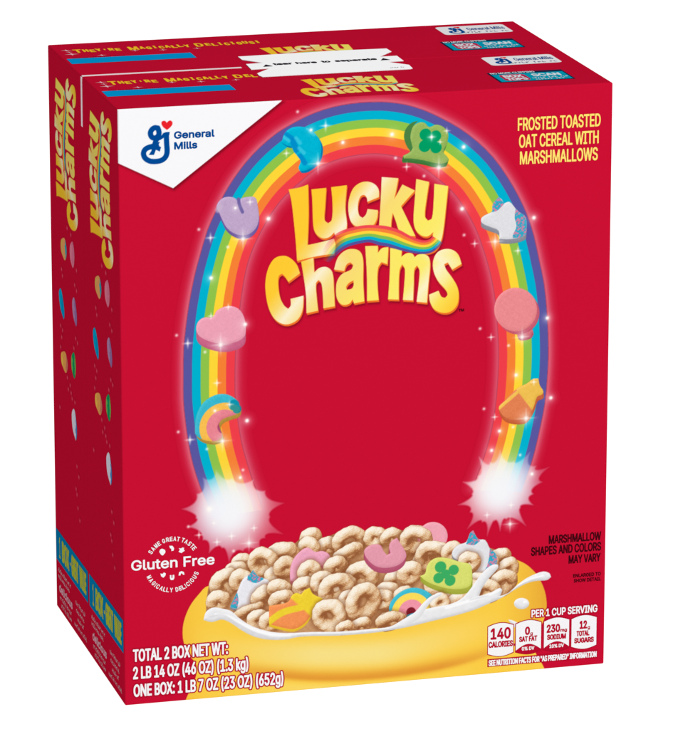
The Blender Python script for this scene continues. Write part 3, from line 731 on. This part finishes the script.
for x, y in dots: spark(x, y, 2.4, 0)
for x, y, s_ in soft: spark(x, y, s_, 1)
for x, y, s_ in star: spark(x, y, s_, 2)
for x, y, s_ in big: spark(x, y, s_, 3)

# maker's monogram on the white corner
i_mono = cv.ID('maker_monogram')
zg = lambda L: fpx(8.41, 140, 110, L)
BLUE = (0, 72, 146)
def gstroke(L, rad, closed=False, cvs=cv, c=BLUE, T=None, pid=i_mono):
    pts = L if not closed else L + [L[0]]
    p = smooth(f(zg(pts)), False, n=5)
    if T: p = T(p)
    w = cvs.winp(p, rad + 3); d = seg_dist(p, cvs.X[w], cvs.Y[w], False) - rad
    cvs.blend(w, np.clip(.5 - d * cvs.k, 0, 1), c, pid)
heart_l = zg([(227, 168), (195, 143), (180, 115), (183, 97), (200, 90), (216, 95), (226, 108), (238, 94), (256, 88), (271, 97), (273, 118), (258, 142)])
def monogram(cvs, T, pid, s=1.0):
    for L, rad in [([(150, 152), (122, 150), (98, 168), (88, 195), (98, 225), (122, 236), (148, 224), (160, 198), (155, 165), (145, 152)], 2.6),
                   ([(160, 200), (150, 235), (132, 262), (120, 300)], 2.4), ([(140, 305), (95, 308), (48, 328), (30, 362), (42, 402), (80, 428), (125, 433), (178, 424), (214, 396), (228, 352), (225, 290), (222, 215)], 2.6),
                   ([(165, 240), (188, 225), (205, 205)], 1.6)]:
        gstroke(L, rad * s, cvs=cvs, T=T, pid=pid)
    for P in ([(192, 198), (215, 186), (251, 183), (246, 214), (200, 222)], [(112, 272), (168, 268), (152, 300), (178, 312), (166, 350), (134, 334), (118, 378), (74, 378), (98, 340), (94, 310)]):
        p = f(zg(P)); p = T(p) if T else p
        cvs.fill(p, BLUE, pid)
    p = smooth(f(heart_l)); p = T(p) if T else p
    cvs.fill(p, (232, 34, 42), pid)
monogram(cv, None, i_mono)
cv.build(front, .12, None)

# crisp lettering
E2, E3, E4 = .22, .32, .42
YEL = (254, 224, 112)
def lines(pl, name, rows, rgb, parent, e, bold, shear=0):
    put2d(pl, name, join2d([line(pl, t_, a_, b_, c_, bold, shear) for t_, a_, b_, c_ in rows]), rgb, parent, e)
lines(FR, 'maker_name', [('General', (174, 138.9), (214.6, 136.6), 7.2), ('Mills', (174.2, 149.6), (197.4, 148.3), 7.2)], BLUE, front, E2, .42)
lines(FR, 'flavour_text', [('FROSTED TOASTED', (517.6, 130.9), (600.5, 125.5), 12.9), ('OAT CEREAL WITH', (518.8, 147.9), (598.5, 143), 13.0), ('MARSHMALLOWS', (519.7, 164.6), (597.6, 160), 13.0)], YEL, front, E2, .34)
DK = (62, 8, 18)
lines(FR, 'variety_note', [('MARSHMALLOW', (548.6, 544), (600.9, 541), 8.8), ('SHAPES AND COLORS', (530.9, 556), (600.9, 551.5), 9.0), ('MAY VARY', (568.4, 563.7), (600.4, 561.5), 8.6)], DK, front, E2, .32)
lines(FR, 'detail_note', [('ENLARGED TO', (573, 577.6), (600.6, 576), 3.7), ('SHOW DETAIL', (573.6, 582.6), (600.6, 581), 3.7)], DK, front, E2, .16)
lines(FR, 'trademark_sign', [('TM', (458.5, 311.6), (464, 311.3), 2.8)], (80, 10, 20), front, E2, .2)
DR = (184, 14, 46)
wt = [('TOTAL 2 BOX NET WT:', (133, 662.0), (228, 656), 12.8), ('2 LB 14 OZ (46 OZ) (1.3 kg)', (133.1, 679.4), (248.4, 672), 12.8), ('ONE BOX: 1 LB 7 OZ (23 OZ) (652g)', (133.6, 697), (283.4, 688), 12.8)]
def outlined(rows, bold, out):
    sets = []
    for t_, a_, b_, c_ in rows:
        p, q = FR.uv([a_, b_]); sets.append(text_edges(t_, p[0], q[0], p[1], c_, bold))
    D, X, Y = edges_sdf(sets, .3, bold + out + 1)
    return contour(D - bold, X, Y), contour(D - bold - out, X, Y)
g, h = outlined(wt, .48, 1.2)
put2d(FR, 'text_outline', h, DR, front, E2); put2d(FR, 'net_weight_text', g, WHITE, front, E3)
g, h = outlined([('PER 1 CUP SERVING', (531.3, 617.4), (597.2, 612.5), 7.9)], .3, 1.1)
put2d(FR, 'text_outline', h, DR, front, E2); put2d(FR, 'serving_text', g, WHITE, front, E3)
def greek(x0, x1, base, cap, seed=3):
    """print too small to read: letter-like marks in words"""
    r = np.random.RandomState(seed); x = x0; V = []; F = []
    while x < x1 - cap:
        for k in range(r.randint(3, 8)):
            w_ = cap * r.uniform(.3, .6); h_ = cap * r.choice([.7, .75, 1.0])
            if x + w_ > x1: break
            n_ = len(V); t_ = w_ * .36
            for (xa, xb, ya, yb) in ((x, x + t_, 0, h_), (x + t_, x + w_, h_ * r.choice([.0, .4, .75]), 0)):
                if yb == 0: yb = ya + cap * .22
                n_ = len(V); V += [(xa, base + ya), (xb, base + ya), (xb, base + yb), (xa, base + yb)]; F.append((n_, n_ + 1, n_ + 2, n_ + 3))
            x += w_ + cap * .16
        x += cap * .5
    return np.array(V), F
# nutrition badges
def badge(x0, x1, yt, yb, slope, flag, name, rows, slot):
    A = FR.uv([(x0, yt), (x1, yt), (x0, yb), (x1, yb)]); u0, u1 = A[0][0], A[1][0]
    vt, vb = A[0][1], A[2][1]; W = u1 - u0
    def outline(g, bulb=3.2):
        P = []
        for k in range(13):
            t = k / 12; P.append((u0 - g + (W + 2 * g) * t, vt + g + bulb * math.sin(math.pi * t)))
        for k in range(13):
            t = 1 - k / 12; P.append((u0 - g + (W + 2 * g) * t, vb - g - bulb * math.sin(math.pi * t)))
        return P
    b = put2d(FR, 'nutrition_badge', poly2d(outline(.75)), DR, front, E2)
    put2d(FR, 'badge_face', poly2d(outline(0)), WHITE, front, E3)
    if flag:
        P = [(u0 + W * k / 12, vb + 1.0 + 6.2 * math.sin(math.pi * k / 12)) for k in range(13)] + [(u0 + W * (1 - k / 12), vb - 3.3 * math.sin(math.pi * k / 12) - .05) for k in range(13)]
        put2d(FR, 'badge_footer', poly2d(P), DR, front, E3 + .05)
    parts = []; pw = []
    for t_, fx0, fx1, fy, cap, bold, wh in rows:
        q = text2d(t_, u0 + W * fx0, u0 + W * fx1, vb + (vt - vb) * fy, cap, bold)
        (pw if wh else parts).append(q)
    put2d(FR, 'badge_text', join2d(parts), DR, front, E4)
    if pw: put2d(FR, 'badge_text', join2d(pw), WHITE, front, E4)
badge(488, 513.2, 627, 654, 0, False, '', [('140', .10, .90, .52, 11.8, .55, 0), ('CALORIES', .02, .99, .22, 6.4, .38, 0)], 0)
badge(515.8, 541, 624.2, 651.6, 0, True, '', [('0', .36, .56, .58, 8.6, .55, 0), ('g', .57, .67, .56, 3.6, .2, 0), ('SAT FAT', .13, .85, .34, 5.6, .35, 0), ('0% DV', .24, .74, .02, 3.8, .22, 1)], 1)
badge(544, 569, 621.6, 649, 0, True, '', [('230', .10, .64, .58, 8.6, .5, 0), ('mg', .65, .92, .58, 3.6, .25, 0), ('SODIUM', .12, .88, .32, 5.6, .38, 0), ('10% DV', .22, .80, .02, 3.8, .22, 1)], 2)
badge(571.5, 596.4, 619.2, 646.6, 0, False, '', [('12', .32, .62, .62, 8.6, .5, 0), ('g', .64, .74, .60, 3.6, .2, 0), ('TOTAL', .20, .72, .36, 5.6, .36, 0), ('SUGARS', .11, .90, .11, 5.6, .38, 0)], 3)
cn = FR.uv([(513.6, 643.5), (516.4, 643.3), (516.4, 645.6), (513.6, 645.8)]); put2d(FR, 'badge_link', poly2d(cn), DR, front, E2 + .02)
a_ = FR.uv([(487.2, 667.4), (597.4, 659.5), (597.4, 654.2), (487.2, 660.2)])
put2d(FR, 'text_outline', poly2d([(a_[0][0], a_[0][1] + .4), (a_[1][0], a_[0][1] + .4), (a_[1][0], a_[0][1] + 8.6), (a_[0][0], a_[0][1] + 8.6)]), DR, front, E2)
lines(FR, 'nutrition_note', [('SEE NUTRITION FACTS FOR "AS PREPARED" INFORMATION', (488.4, 666.1), (596.4, 658.5), 6.1)], WHITE, front, E3, .3)

# gluten free seal
def arc_text(txt, c0, R, a0, a1, cap, bold, inward):
    out = []; n = len(txt); w0 = cap * .62
    wd = [.38 if ch in ' I' else .8 if ch in 'LTJE' else 1.0 for ch in txt]; tot = sum(wd); acc = 0
    for ch, q in zip(txt, wd):
        mid = (acc + q / 2) / tot; acc += q
        if ch == ' ': continue
        ang = math.radians(a0 + (a1 - a0) * mid)
        ww = cap * (.62 if ch != 'I' else .2)
        V, F = text2d(ch, -ww / 2, ww / 2, 0, cap, bold)
        rr = R if not inward else R + cap
        th = ang - math.pi / 2 if not inward else ang + math.pi / 2
        V2 = np.stack([V[:, 0] * math.cos(th) - V[:, 1] * math.sin(th), V[:, 0] * math.sin(th) + V[:, 1] * math.cos(th)], 1)
        out.append((V2 + [c0[0] + rr * math.cos(ang), c0[1] + rr * math.sin(ang)], F))
    return out
sc0 = FR.uv([(172.7, 564.6)])[0]
a_, b_ = FR.uv([(131.3, 570.9), (214.6, 566)])
put2d(FR, 'gluten_free_seal', join2d([text2d('Gluten Free', a_[0], b_[0], a_[1], 10.4, .36)] + arc_text('SAME GREAT TASTE', sc0, 24, 151, 31, 4.6, .18, False) + arc_text('MAGICALLY DELICIOUS', sc0, 23.6, 200, 340, 4.6, .18, True)), WHITE, front, E2)
sz = 6.73; zs = lambda L: FR.uv(fpx(sz, 120, 535, L))
def circ(x, y, r, n=14): return [(x + r * math.cos(a_), y + r * math.sin(a_)) for a_ in np.linspace(0, 2 * math.pi, n, False)]
icons = [smooth(zs([(285, 92), (303, 100), (306, 115), (297, 128), (290, 137), (281, 136), (272, 126), (264, 113), (270, 97)]), n=2),
         smooth(zs([(332, 72), (352, 72), (364, 88), (360, 105), (346, 108), (345, 92), (336, 88)]), n=2),
         smooth(zs([(396, 88), (412, 90), (418, 83), (432, 86), (430, 98), (437, 106), (425, 112), (415, 121), (400, 116), (394, 112), (403, 100)]), n=2),
         smooth(zs([(273, 258), (285, 262), (296, 251), (308, 258), (306, 272), (292, 287), (277, 277)]), n=2),
         smooth(zs([(336, 270), (346, 269), (346, 288), (353, 288), (354, 268), (365, 267), (366, 290), (358, 302), (343, 303), (336, 292)]), n=2, ang=40),
         smooth(zs([(394, 272), (398, 250), (413, 243), (430, 249), (434, 266), (424, 268), (420, 259), (411, 258), (406, 272)]), n=2, ang=50)]
put2d(FR, 'seal_icons', join2d([poly2d(p) for p in icons]), WHITE, front, E2)

# ------------------------------------------------------------------ SIDE PRINT
ws, hs = SD.size
cs = Canvas(SD, 2, ws - 1, 20, hs - 2, 1.5)
A = SD.uv([(91.3, 235), (113, 259), (99.5, 118)])
# brand reading upwards: front print x -> side v, front print y -> -side u
bx = np.concatenate([l[0] for l in L2]); fx0, fx1, fy0, fy1 = bx[:, 0].min(), bx[:, 0].max(), bx[:, 1].min(), bx[:, 1].max()
e_ = SD.uv([(106, 266.5), (90.3, 190), (113, 215), (94, 117), (102, 240)])
sv0, sv1 = e_[0][1], SD.uv([(109, 117)])[0][1]; su0, su1 = SD.uv([(89.3, 190)])[0][0], SD.uv([(113.3, 250)])[0][0]
kx, ky = (sv1 - sv0) / (fx1 - fx0), (su1 - su0) / (fy1 - fy0)
Ts = lambda p: np.stack([su1 - (p[:, 1] - fy0) * ky, sv0 + (p[:, 0] - fx0) * kx], 1)
Tsi = lambda X, Y: ((Y - sv0) / kx + fx0, (su1 - X) / ky + fy0)
isb = cs.ID('brand_lettering')
draw_brand(cs, Ts, isb, rich=False, Tinv=Tsi, shade=.97)
def sblob(x, y, hw, hh, cols, name, tilt=0):
    """a small marshmallow print given by its photo half width and half height"""
    pid = cs.ID(name); c0 = SD.uv([(x, y)])[0]; hu = (SD.uv([(x + hw, y)])[0][0] - c0[0]); hv = hh
    P = [(c0[0] + hu * math.cos(a_) + tilt * math.sin(a_) * hu, c0[1] + hv * math.sin(a_) * (1 - .12 * math.cos(3 * a_))) for a_ in np.linspace(0, 2 * math.pi, 14, False)]
    P = smooth(np.array(P), n=2)
    def c(X, Y, d):
        s_ = np.clip(((X - c0[0]) / hu + 1) / 2, 0, 1) * (len(cols) - 1); i = np.clip(np.round(s_ + noise2(X, Y, .2) * .25).astype(int), 0, len(cols) - 1)
        return np.array(cols, float)[i] + noise2(X, Y, .5)[..., None] * 10
    cs.fill(P, c, pid)
sblob(98.3, 286.5, 3.2, 11, [(212, 176, 84), (226, 160, 96), (40, 160, 176)], 'rainbow_marshmallow')
sblob(107.3, 293, 2.5, 13, [(226, 128, 150), (216, 116, 142)], 'balloon_marshmallow')
sblob(96, 343, 2.4, 14, [(0, 164, 206), (0, 148, 196)], 'moon_marshmallow', -.6)
sblob(109.8, 352, 2.3, 13.5, [(178, 134, 172), (150, 110, 160)], 'horseshoe_marshmallow', -.4)
sblob(98.8, 403, 3.6, 10.5, [(236, 190, 80), (228, 160, 84), (206, 120, 96)], 'star_marshmallow')
sblob(108.6, 407, 2.4, 13, [(120, 180, 90), (20, 150, 90), (110, 176, 84)], 'hat_marshmallow')
sblob(109.3, 468, 2.6, 15, [(222, 214, 226), (214, 214, 226), (60, 130, 190)], 'unicorn_marshmallow', -.3)
for x, y in [(102, 266), (106, 273), (96, 308), (97, 315), (112, 310), (110, 325), (112, 331), (95, 366), (97, 371), (111, 380), (113, 385), (96, 378), (102, 420), (105, 428), (106, 436), (107, 442), (95, 388), (110, 446), (112, 512), (114, 523), (111, 535), (112, 541), (113, 555), (115, 568), (94, 450), (103, 432), (109, 398 - 8)]:
    c0 = SD.uv([(x, y)])[0]; w = cs.win(c0[0] - 6, c0[0] + 6, c0[1] - 5, c0[1] + 5); X, Y = cs.X[w] - c0[0], cs.Y[w] - c0[1]
    cs.blend(w, np.exp(-(X / 2.4) ** 2 - (Y / 1.9) ** 2) * .6, (240, 150, 165), cs.ID('sparkle'))
cs.build(side, .12, None)
# blue ribbon with yellow lettering
q = SD.uv([(89.4, 574.4), (122.9, 619), (123.6, 653.2), (90.1, 605.4)])
u0, u1 = 3.5, ws - 3.0
vt, vb = (q[0][1] + q[1][1]) / 2, (q[2][1] + q[3][1]) / 2
TEAL = (0, 122, 172)
put2d(SD, 'blue_ribbon', poly2d([(u0, vb), (u1, vb), (u1, vt), (u0, vt)]), TEAL, side, E2)
LW = u1 - u0; LH = vt - vb
put2d(SD, 'ribbon_text', join2d([text2d('1', u0 + LW * .10, u0 + LW * .14, vb + LH * .16, LH * .68, .5), text2d('BOX', u0 + LW * .19, u0 + LW * .42, vb + LH * .16, LH * .68, 1.5), text2d('-', u0 + LW * .44, u0 + LW * .47, vb + LH * .16, LH * .68, .5),
     text2d('GREAT', u0 + LW * .49, u0 + LW * .71, vb + LH * .16, LH * .68, 1.3), text2d('VALUE', u0 + LW * .74, u0 + LW * .95, vb + LH * .16, LH * .68, 1.3)]), (178, 184, 56), side, E3)
PK = (232, 170, 184)
rows = []
for i_, (fx, tx, v_, cap) in enumerate([(.06, .46, vb - 11, 5), (.06, .46, vb - 18, 5), (.10, .50, vb - 40, 5), (.14, .48, vb - 47, 5), (.26, .42, vb - 59, 6), (.60, .90, vb - 20, 4.6), (.62, .88, vb - 28, 4.6), (.66, .86, vb - 36, 4.6), (.56, .97, vb - 45, 4.6)]):
    rows.append(greek(u0 + LW * fx, u0 + LW * tx, v_, cap, i_))
rows.append(text2d('delicious', u0 + LW * .08, u0 + LW * .50, vb - 32, 9, .5))
put2d(SD, 'small_print', join2d(rows), PK, side, E2)

# ------------------------------------------------------------------ TOP PRINT
wtp, htp = TP.size
ct = Canvas(TP, 2, wtp - 2, 2, htp - 2, 2.0)
e_ = TP.uv([(301, 91), (418.8, 88), (318, 97), (318, 79.5)])
tx0, tx1 = TP.uv([(301.2, 92)])[0][0], TP.uv([(419.3, 89)])[0][0]
ty0, ty1 = TP.uv([(318, 96.9)])[0][1], TP.uv([(302.6, 79)])[0][1]
kx2, ky2 = (tx1 - tx0) / (fx1 - fx0), (ty1 - ty0) / (fy1 - fy0)
Tt = lambda p: np.stack([tx0 + (p[:, 0] - fx0) * kx2, ty0 + (p[:, 1] - fy0) * ky2], 1)
Tti = lambda X, Y: ((X - tx0) / kx2 + fx0, (Y - ty0) / ky2 + fy0)
itb = ct.ID('brand_lettering'); draw_brand(ct, Tt, itb, rich=False, Tinv=Tti)
# maker's label with monogram
def quad(pl, L):
    a_ = pl.uv(L); return a_[:, 0].min(), a_[:, 0].max(), a_[:, 1].min(), a_[:, 1].max()
def rrect(u0, u1, v0, v1, r, n=4):
    P = []
    for cx, cy, s0 in ((u1 - r, v1 - r, 0), (u0 + r, v1 - r, 90), (u0 + r, v0 + r, 180), (u1 - r, v0 + r, 270)):
        for k in range(n + 1):
            a_ = math.radians(s0 + 90 * k / n); P.append((cx + r * math.cos(a_), cy + r * math.sin(a_)))
    return P
a_ = TP.uv([(480.7, 57.8), (550.2, 53.9), (561.8, 61.8), (492.3, 66.4)])
lu0, lu1 = (a_[0][0] + a_[3][0]) / 2, (a_[1][0] + a_[2][0]) / 2; lv1, lv0 = (a_[0][1] + a_[1][1]) / 2, (a_[2][1] + a_[3][1]) / 2
itl = ct.ID('maker_label'); ct.fill(np.array(rrect(lu0, lu1, lv0, lv1, 5)), (244, 242, 244), itl)
g0 = f(zg([(10, 455), (275, 88)])); LHt = lv1 - lv0
gs = LHt * .8 / (g0[1][1] - g0[0][1])
Tm = lambda p: np.stack([lu0 + (lu1 - lu0) * .11 + (p[:, 0] - g0[0][0]) * (lu1 - lu0) * .24 / (g0[1][0] - g0[0][0]), lv0 + LHt * .12 + (p[:, 1] - g0[0][1]) * gs], 1)
monogram(ct, Tm, itl, gs * .85)
ct.build(top, .12, None)
put2d(TP, 'maker_name', join2d([text2d('General Mills', lu0 + (lu1 - lu0) * .41, lu0 + (lu1 - lu0) * .95, lv0 + LHt * .42, LHt * .32, .22)]), BLUE, top, E2)
put2d(TP, 'small_print', join2d([greek(lu0 + (lu1 - lu0) * .30, lu0 + (lu1 - lu0) * .96, lv0 + LHt * .12, LHt * .17)]), (110, 116, 140), top, E2)
# teal coupon
a_ = TP.uv([(486, 73.5), (561, 69.4), (575.2, 78.6), (501.2, 82.9)])
tu0, tu1 = (a_[0][0] + a_[3][0]) / 2, (a_[1][0] + a_[2][0]) / 2; tv1, tv0 = (a_[0][1] + a_[1][1]) / 2, (a_[2][1] + a_[3][1]) / 2
tw, th = tu1 - tu0, tv1 - tv0
put2d(TP, 'coupon', poly2d([(tu0, tv0), (tu1, tv0), (tu1, tv1), (tu0, tv1)]), (28, 42, 72), top, E2)
put2d(TP, 'coupon_field', poly2d([(tu0 + 2, tv0 + 2), (tu1 - 2, tv0 + 2), (tu1 - 2, tv1 - th * .2), (tu0 + 2, tv1 - th * .2)]), (0, 160, 186), top, E3)
put2d(TP, 'coupon_emblem', poly2d(rrect(tu0 + tw * .10, tu0 + tw * .44, tv0 + th * .1, tv0 + th * .74, 6)), (196, 40, 80), top, E3 + .06)
put2d(TP, 'coupon_text', join2d([text2d('NO MORE CLIPPING', tu0 + tw * .03, tu0 + tw * .62, tv1 - th * .17, th * .14, .2),
      text2d('BOX', tu0 + tw * .14, tu0 + tw * .40, tv0 + th * .43, th * .25, .6), text2d('TOPS', tu0 + tw * .13, tu0 + tw * .41, tv0 + th * .15, th * .22, .6),
      text2d('SCAN', tu0 + tw * .52, tu0 + tw * .90, tv0 + th * .42, th * .27, .6), greek(tu0 + tw * .48, tu0 + tw * .96, tv0 + th * .24, th * .11), greek(tu0 + tw * .50, tu0 + tw * .94, tv0 + th * .09, th * .11, 8)]), (226, 236, 242), top, E4)
# blue bar and slogan
a_ = TP.uv([(102.5, 91.4), (230, 84.7), (235, 89.7), (107, 97.3)])
bu0, bu1 = (a_[0][0] + a_[3][0]) / 2, (a_[1][0] + a_[2][0]) / 2; bv1, bv0 = (a_[0][1] + a_[1][1]) / 2, (a_[2][1] + a_[3][1]) / 2
put2d(TP, 'blue_bar', poly2d([(max(bu0, 3), bv0), (bu1, bv0), (bu1, bv1), (max(bu0, 3), bv1)]), (0, 152, 214), top, E2)
put2d(TP, 'small_print', join2d([greek(bu0 + 7, bu0 + 62, bv1 + 1.5, 3.2)]), (86, 10, 26), top, E2)
a_ = TP.uv([(109.5, 84.9), (306, 74.3)])
sl0, sl1 = a_[0][0], a_[1][0]; b0 = a_[0][1]
words = [("T", 0, .05, 19), ("HEY'RE", .05, .25, 14.5), ("M", .285, .345, 19), ("AGICALLY", .345, .61, 14.5), ("D", .635, .685, 19), ("ELICIOUS!", .69, .985, 14.5)]
ps = []
slw = sl1 - sl0
for k, (t_, x0, x1, h_) in enumerate(words):
    n = len(t_); step = (x1 - x0) / n
    for i, ch in enumerate(t_):
        wdt = step * (.25 if ch == "'" else .45 if ch in "I!" else .86)
        xx = x0 + step * i + (step - wdt) / 2
        jig = (1.6 if (i + k) % 2 else -1.2)
        ps.append(text2d(ch, sl0 + slw * xx, sl0 + slw * (xx + wdt), b0 + jig + (h_ * .7 if ch == "'" else 0) * 0, h_ * .9, .75))
put2d(TP, 'slogan_text', join2d(ps), (252, 196, 44), top, E2)
st = []
for px_, r_ in [((101, 82.5), 4), ((107, 86.5), 5), ((138, 87.5), 3.5), ((104, 84.3), 2.5), ((172, 82.5), 3), ((201, 81.8), 3), ((236, 80), 3)]:
    c0 = TP.uv([px_])[0]; put2d(TP, 'sparkle', (poly2d([(c0[0] + (r_ * 1.5 if k % 2 == 0 else r_ * .35) * math.cos(k * math.pi / 4), c0[1] + (r_ * 1.3 if k % 2 == 0 else r_ * .35) * math.sin(k * math.pi / 4)) for k in range(8)])), (244, 190, 200), top, E2)

# white strips painted as the light in the gap between the cartons
def bar(name, x0, x1, y0, y1, z0, z1, mat, parent):
    V = [(x, y, z) for x in (x0, x1) for y in (y0, y1) for z in (z0, z1)]
    F = [(0, 1, 3, 2), (4, 6, 7, 5), (0, 4, 5, 1), (2, 3, 7, 6), (0, 2, 6, 4), (1, 5, 7, 3)]
    return mesh_obj(name, V, F, mat, parent)
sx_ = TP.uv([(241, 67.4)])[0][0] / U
M_seam_light = mat_flat('seam_light', (250, 236, 240))
seam_light_t = bar('seam_light', .001, sx_, BD - .0045, BD + .0035, .9945, 1.0006, M_seam_light, top)
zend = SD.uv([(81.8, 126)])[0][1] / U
seam_light_s = bar('seam_light', -.0006, .003, BD - .0050, BD + .0050, zend, .9985, M_seam_light, side)

# ------------------------------------------------------------------ second carton: a copy of the first, print by print
def tree(o): return [c for c in bpy.data.objects if c.parent == o]
root2 = root1.copy(); col.objects.link(root2); root2.location = (0, BD * S, 0)
root2['label'] = 'rear red cereal box standing directly behind the other, mostly hidden'
kids = {}
for c in bpy.data.objects: kids.setdefault(c.parent, []).append(c)
for c in list(kids.get(root1, [])):
    c2 = c.copy(); col.objects.link(c2); c2.parent = root2
    if c == front: continue                     # nothing printed there can be seen
    for d in kids.get(c, []):
        if d in (seam_light_t, seam_light_s): continue
        d2 = d.copy(); col.objects.link(d2); d2.parent = c2

# ------------------------------------------------------------------ tear strip glued over the seam
sp = [(238, 57.3), (286, 54.3), (335, 51.4), (386.5, 49.2), (391.4, 52.2), (379.7, 57.4), (396.8, 56.4), (403.6, 61.5), (387, 62.5), (409, 65.5), (412.6, 69), (410, 69.6), (320, 74.3), (262.5, 77.5), (259, 76.2), (257.3, 74), (270, 68.9), (251.3, 70.2), (246, 64.8), (263, 63.5), (242, 60.4)]
P2 = TP.uv(sp)
strip = empty('tear_strip', (0, 0, S), 'white tear strip with notched ends glued across the tops of both red boxes', 'tear strip')
n = len(P2)
V = [(x / U, y / U, .0013) for x, y in P2] + [(x / U, y / U, .0004) for x, y in P2]
F = [tuple(range(n - 1, -1, -1)), tuple(range(n, 2 * n))] + [(i, (i + 1) % n, n + (i + 1) % n, n + i) for i in range(n)]
bm = bmesh.new(); vs = [bm.verts.new(Vector(v) * S) for v in V]
for f_ in F:
    bm.faces.new([vs[i] for i in f_])
bmesh.ops.recalc_face_normals(bm, faces=bm.faces); bmesh.ops.triangulate(bm, faces=[x for x in bm.faces if len(x.verts) > 4])
me = bpy.data.meshes.new('paper_strip'); bm.to_mesh(me); bm.free(); M_strip = mat_flat('strip_paper', (252, 252, 253)); M_strip.node_tree.nodes['Principled BSDF'].inputs['Base Color'].default_value = (.92, .92, .93, 1); me.materials.append(M_strip)
link(bpy.data.objects.new('paper_strip', me), strip)
a_ = TP.uv([(274, 66.0), (377, 60.1)])
tl_ = a_[1][0] - a_[0][0]; words = join2d([text2d(t_, a_[0][0] + tl_ * p_, a_[0][0] + tl_ * q_, a_[0][1] - .5, 9.5, .55) for t_, p_, q_ in (('tear', 0, .185), ('here', .22, .42), ('to', .465, .55), ('separate', .595, 1))])
def put_strip(name, VF, rgb):
    Vv, Ff = VF
    mesh_obj(name, [(x / U, y / U, .0017) for x, y in Vv], Ff, M(rgb), strip)
put_strip('tear_text', words, (40, 32, 44))
for x_, y_ in ((267.2, 66.6), (384.5, 60.2)):
    c0 = TP.uv([(x_, y_)])[0]; put_strip('tear_arrow', (np.array([c0 + [-5, -4], c0 + [5, -4], c0 + [0, 6]]), [(0, 1, 2)]), (40, 32, 44))
a_ = TP.uv([(391, 69.2), (407, 68.4)])
put_strip('small_print', greek(a_[0][0], a_[1][0], a_[0][1] + 1.5, 3.4), (150, 150, 156))

# ------------------------------------------------------------------ white floor, glow added to whiten it and light the cartons
me = bpy.data.meshes.new('glowing_floor'); R_ = 14
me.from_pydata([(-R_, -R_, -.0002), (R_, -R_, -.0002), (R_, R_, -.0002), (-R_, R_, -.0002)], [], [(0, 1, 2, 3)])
m = bpy.data.materials.new('floor_added_glow'); m.use_nodes = True; b = m.node_tree.nodes['Principled BSDF']
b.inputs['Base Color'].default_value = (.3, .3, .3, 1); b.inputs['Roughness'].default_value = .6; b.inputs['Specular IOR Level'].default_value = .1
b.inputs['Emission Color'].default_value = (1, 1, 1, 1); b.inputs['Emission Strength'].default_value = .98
me.materials.append(m); fl = link(bpy.data.objects.new('glowing_floor', me)); fl['kind'] = 'structure'
fl['label'] = 'plain white surface with added glow under and behind the boxes'

# ------------------------------------------------------------------ light
w = bpy.data.worlds.new('World'); sc.world = w; w.use_nodes = True
w.node_tree.nodes['Background'].inputs[0].default_value = (1, 1, 1, 1); w.node_tree.nodes['Background'].inputs[1].default_value = .2
def area(name, loc, tgt, size, power):
    l = bpy.data.lights.new(name, 'AREA'); l.shape = 'RECTANGLE'; l.size = size; l.size_y = size; l.energy = power
    o = bpy.data.objects.new(name, l); o.location = loc
    o.rotation_euler = (Vector(tgt) - Vector(loc)).to_track_quat('-Z', 'Y').to_euler(); link(o); return o
area('softbox', (.7, -2.6, 3.7), (.13, 0, .16), 1.6, 184)

# ------------------------------------------------------------------ camera
cd = bpy.data.cameras.new('camera'); cam = bpy.data.objects.new('camera', cd); col.objects.link(cam)
cam.location = Vector(CP) * S; cam.rotation_euler = CR
cd.sensor_width = 36; cd.sensor_fit = 'VERTICAL'; cd.sensor_height = 36; cd.lens = FPX * 36 / PH; cd.clip_start = .05; cd.clip_end = 100
sc.camera = cam
sc.view_settings.view_transform = 'Standard'; sc.view_settings.look = 'None'; sc.view_settings.exposure = 0; sc.view_settings.gamma = 1
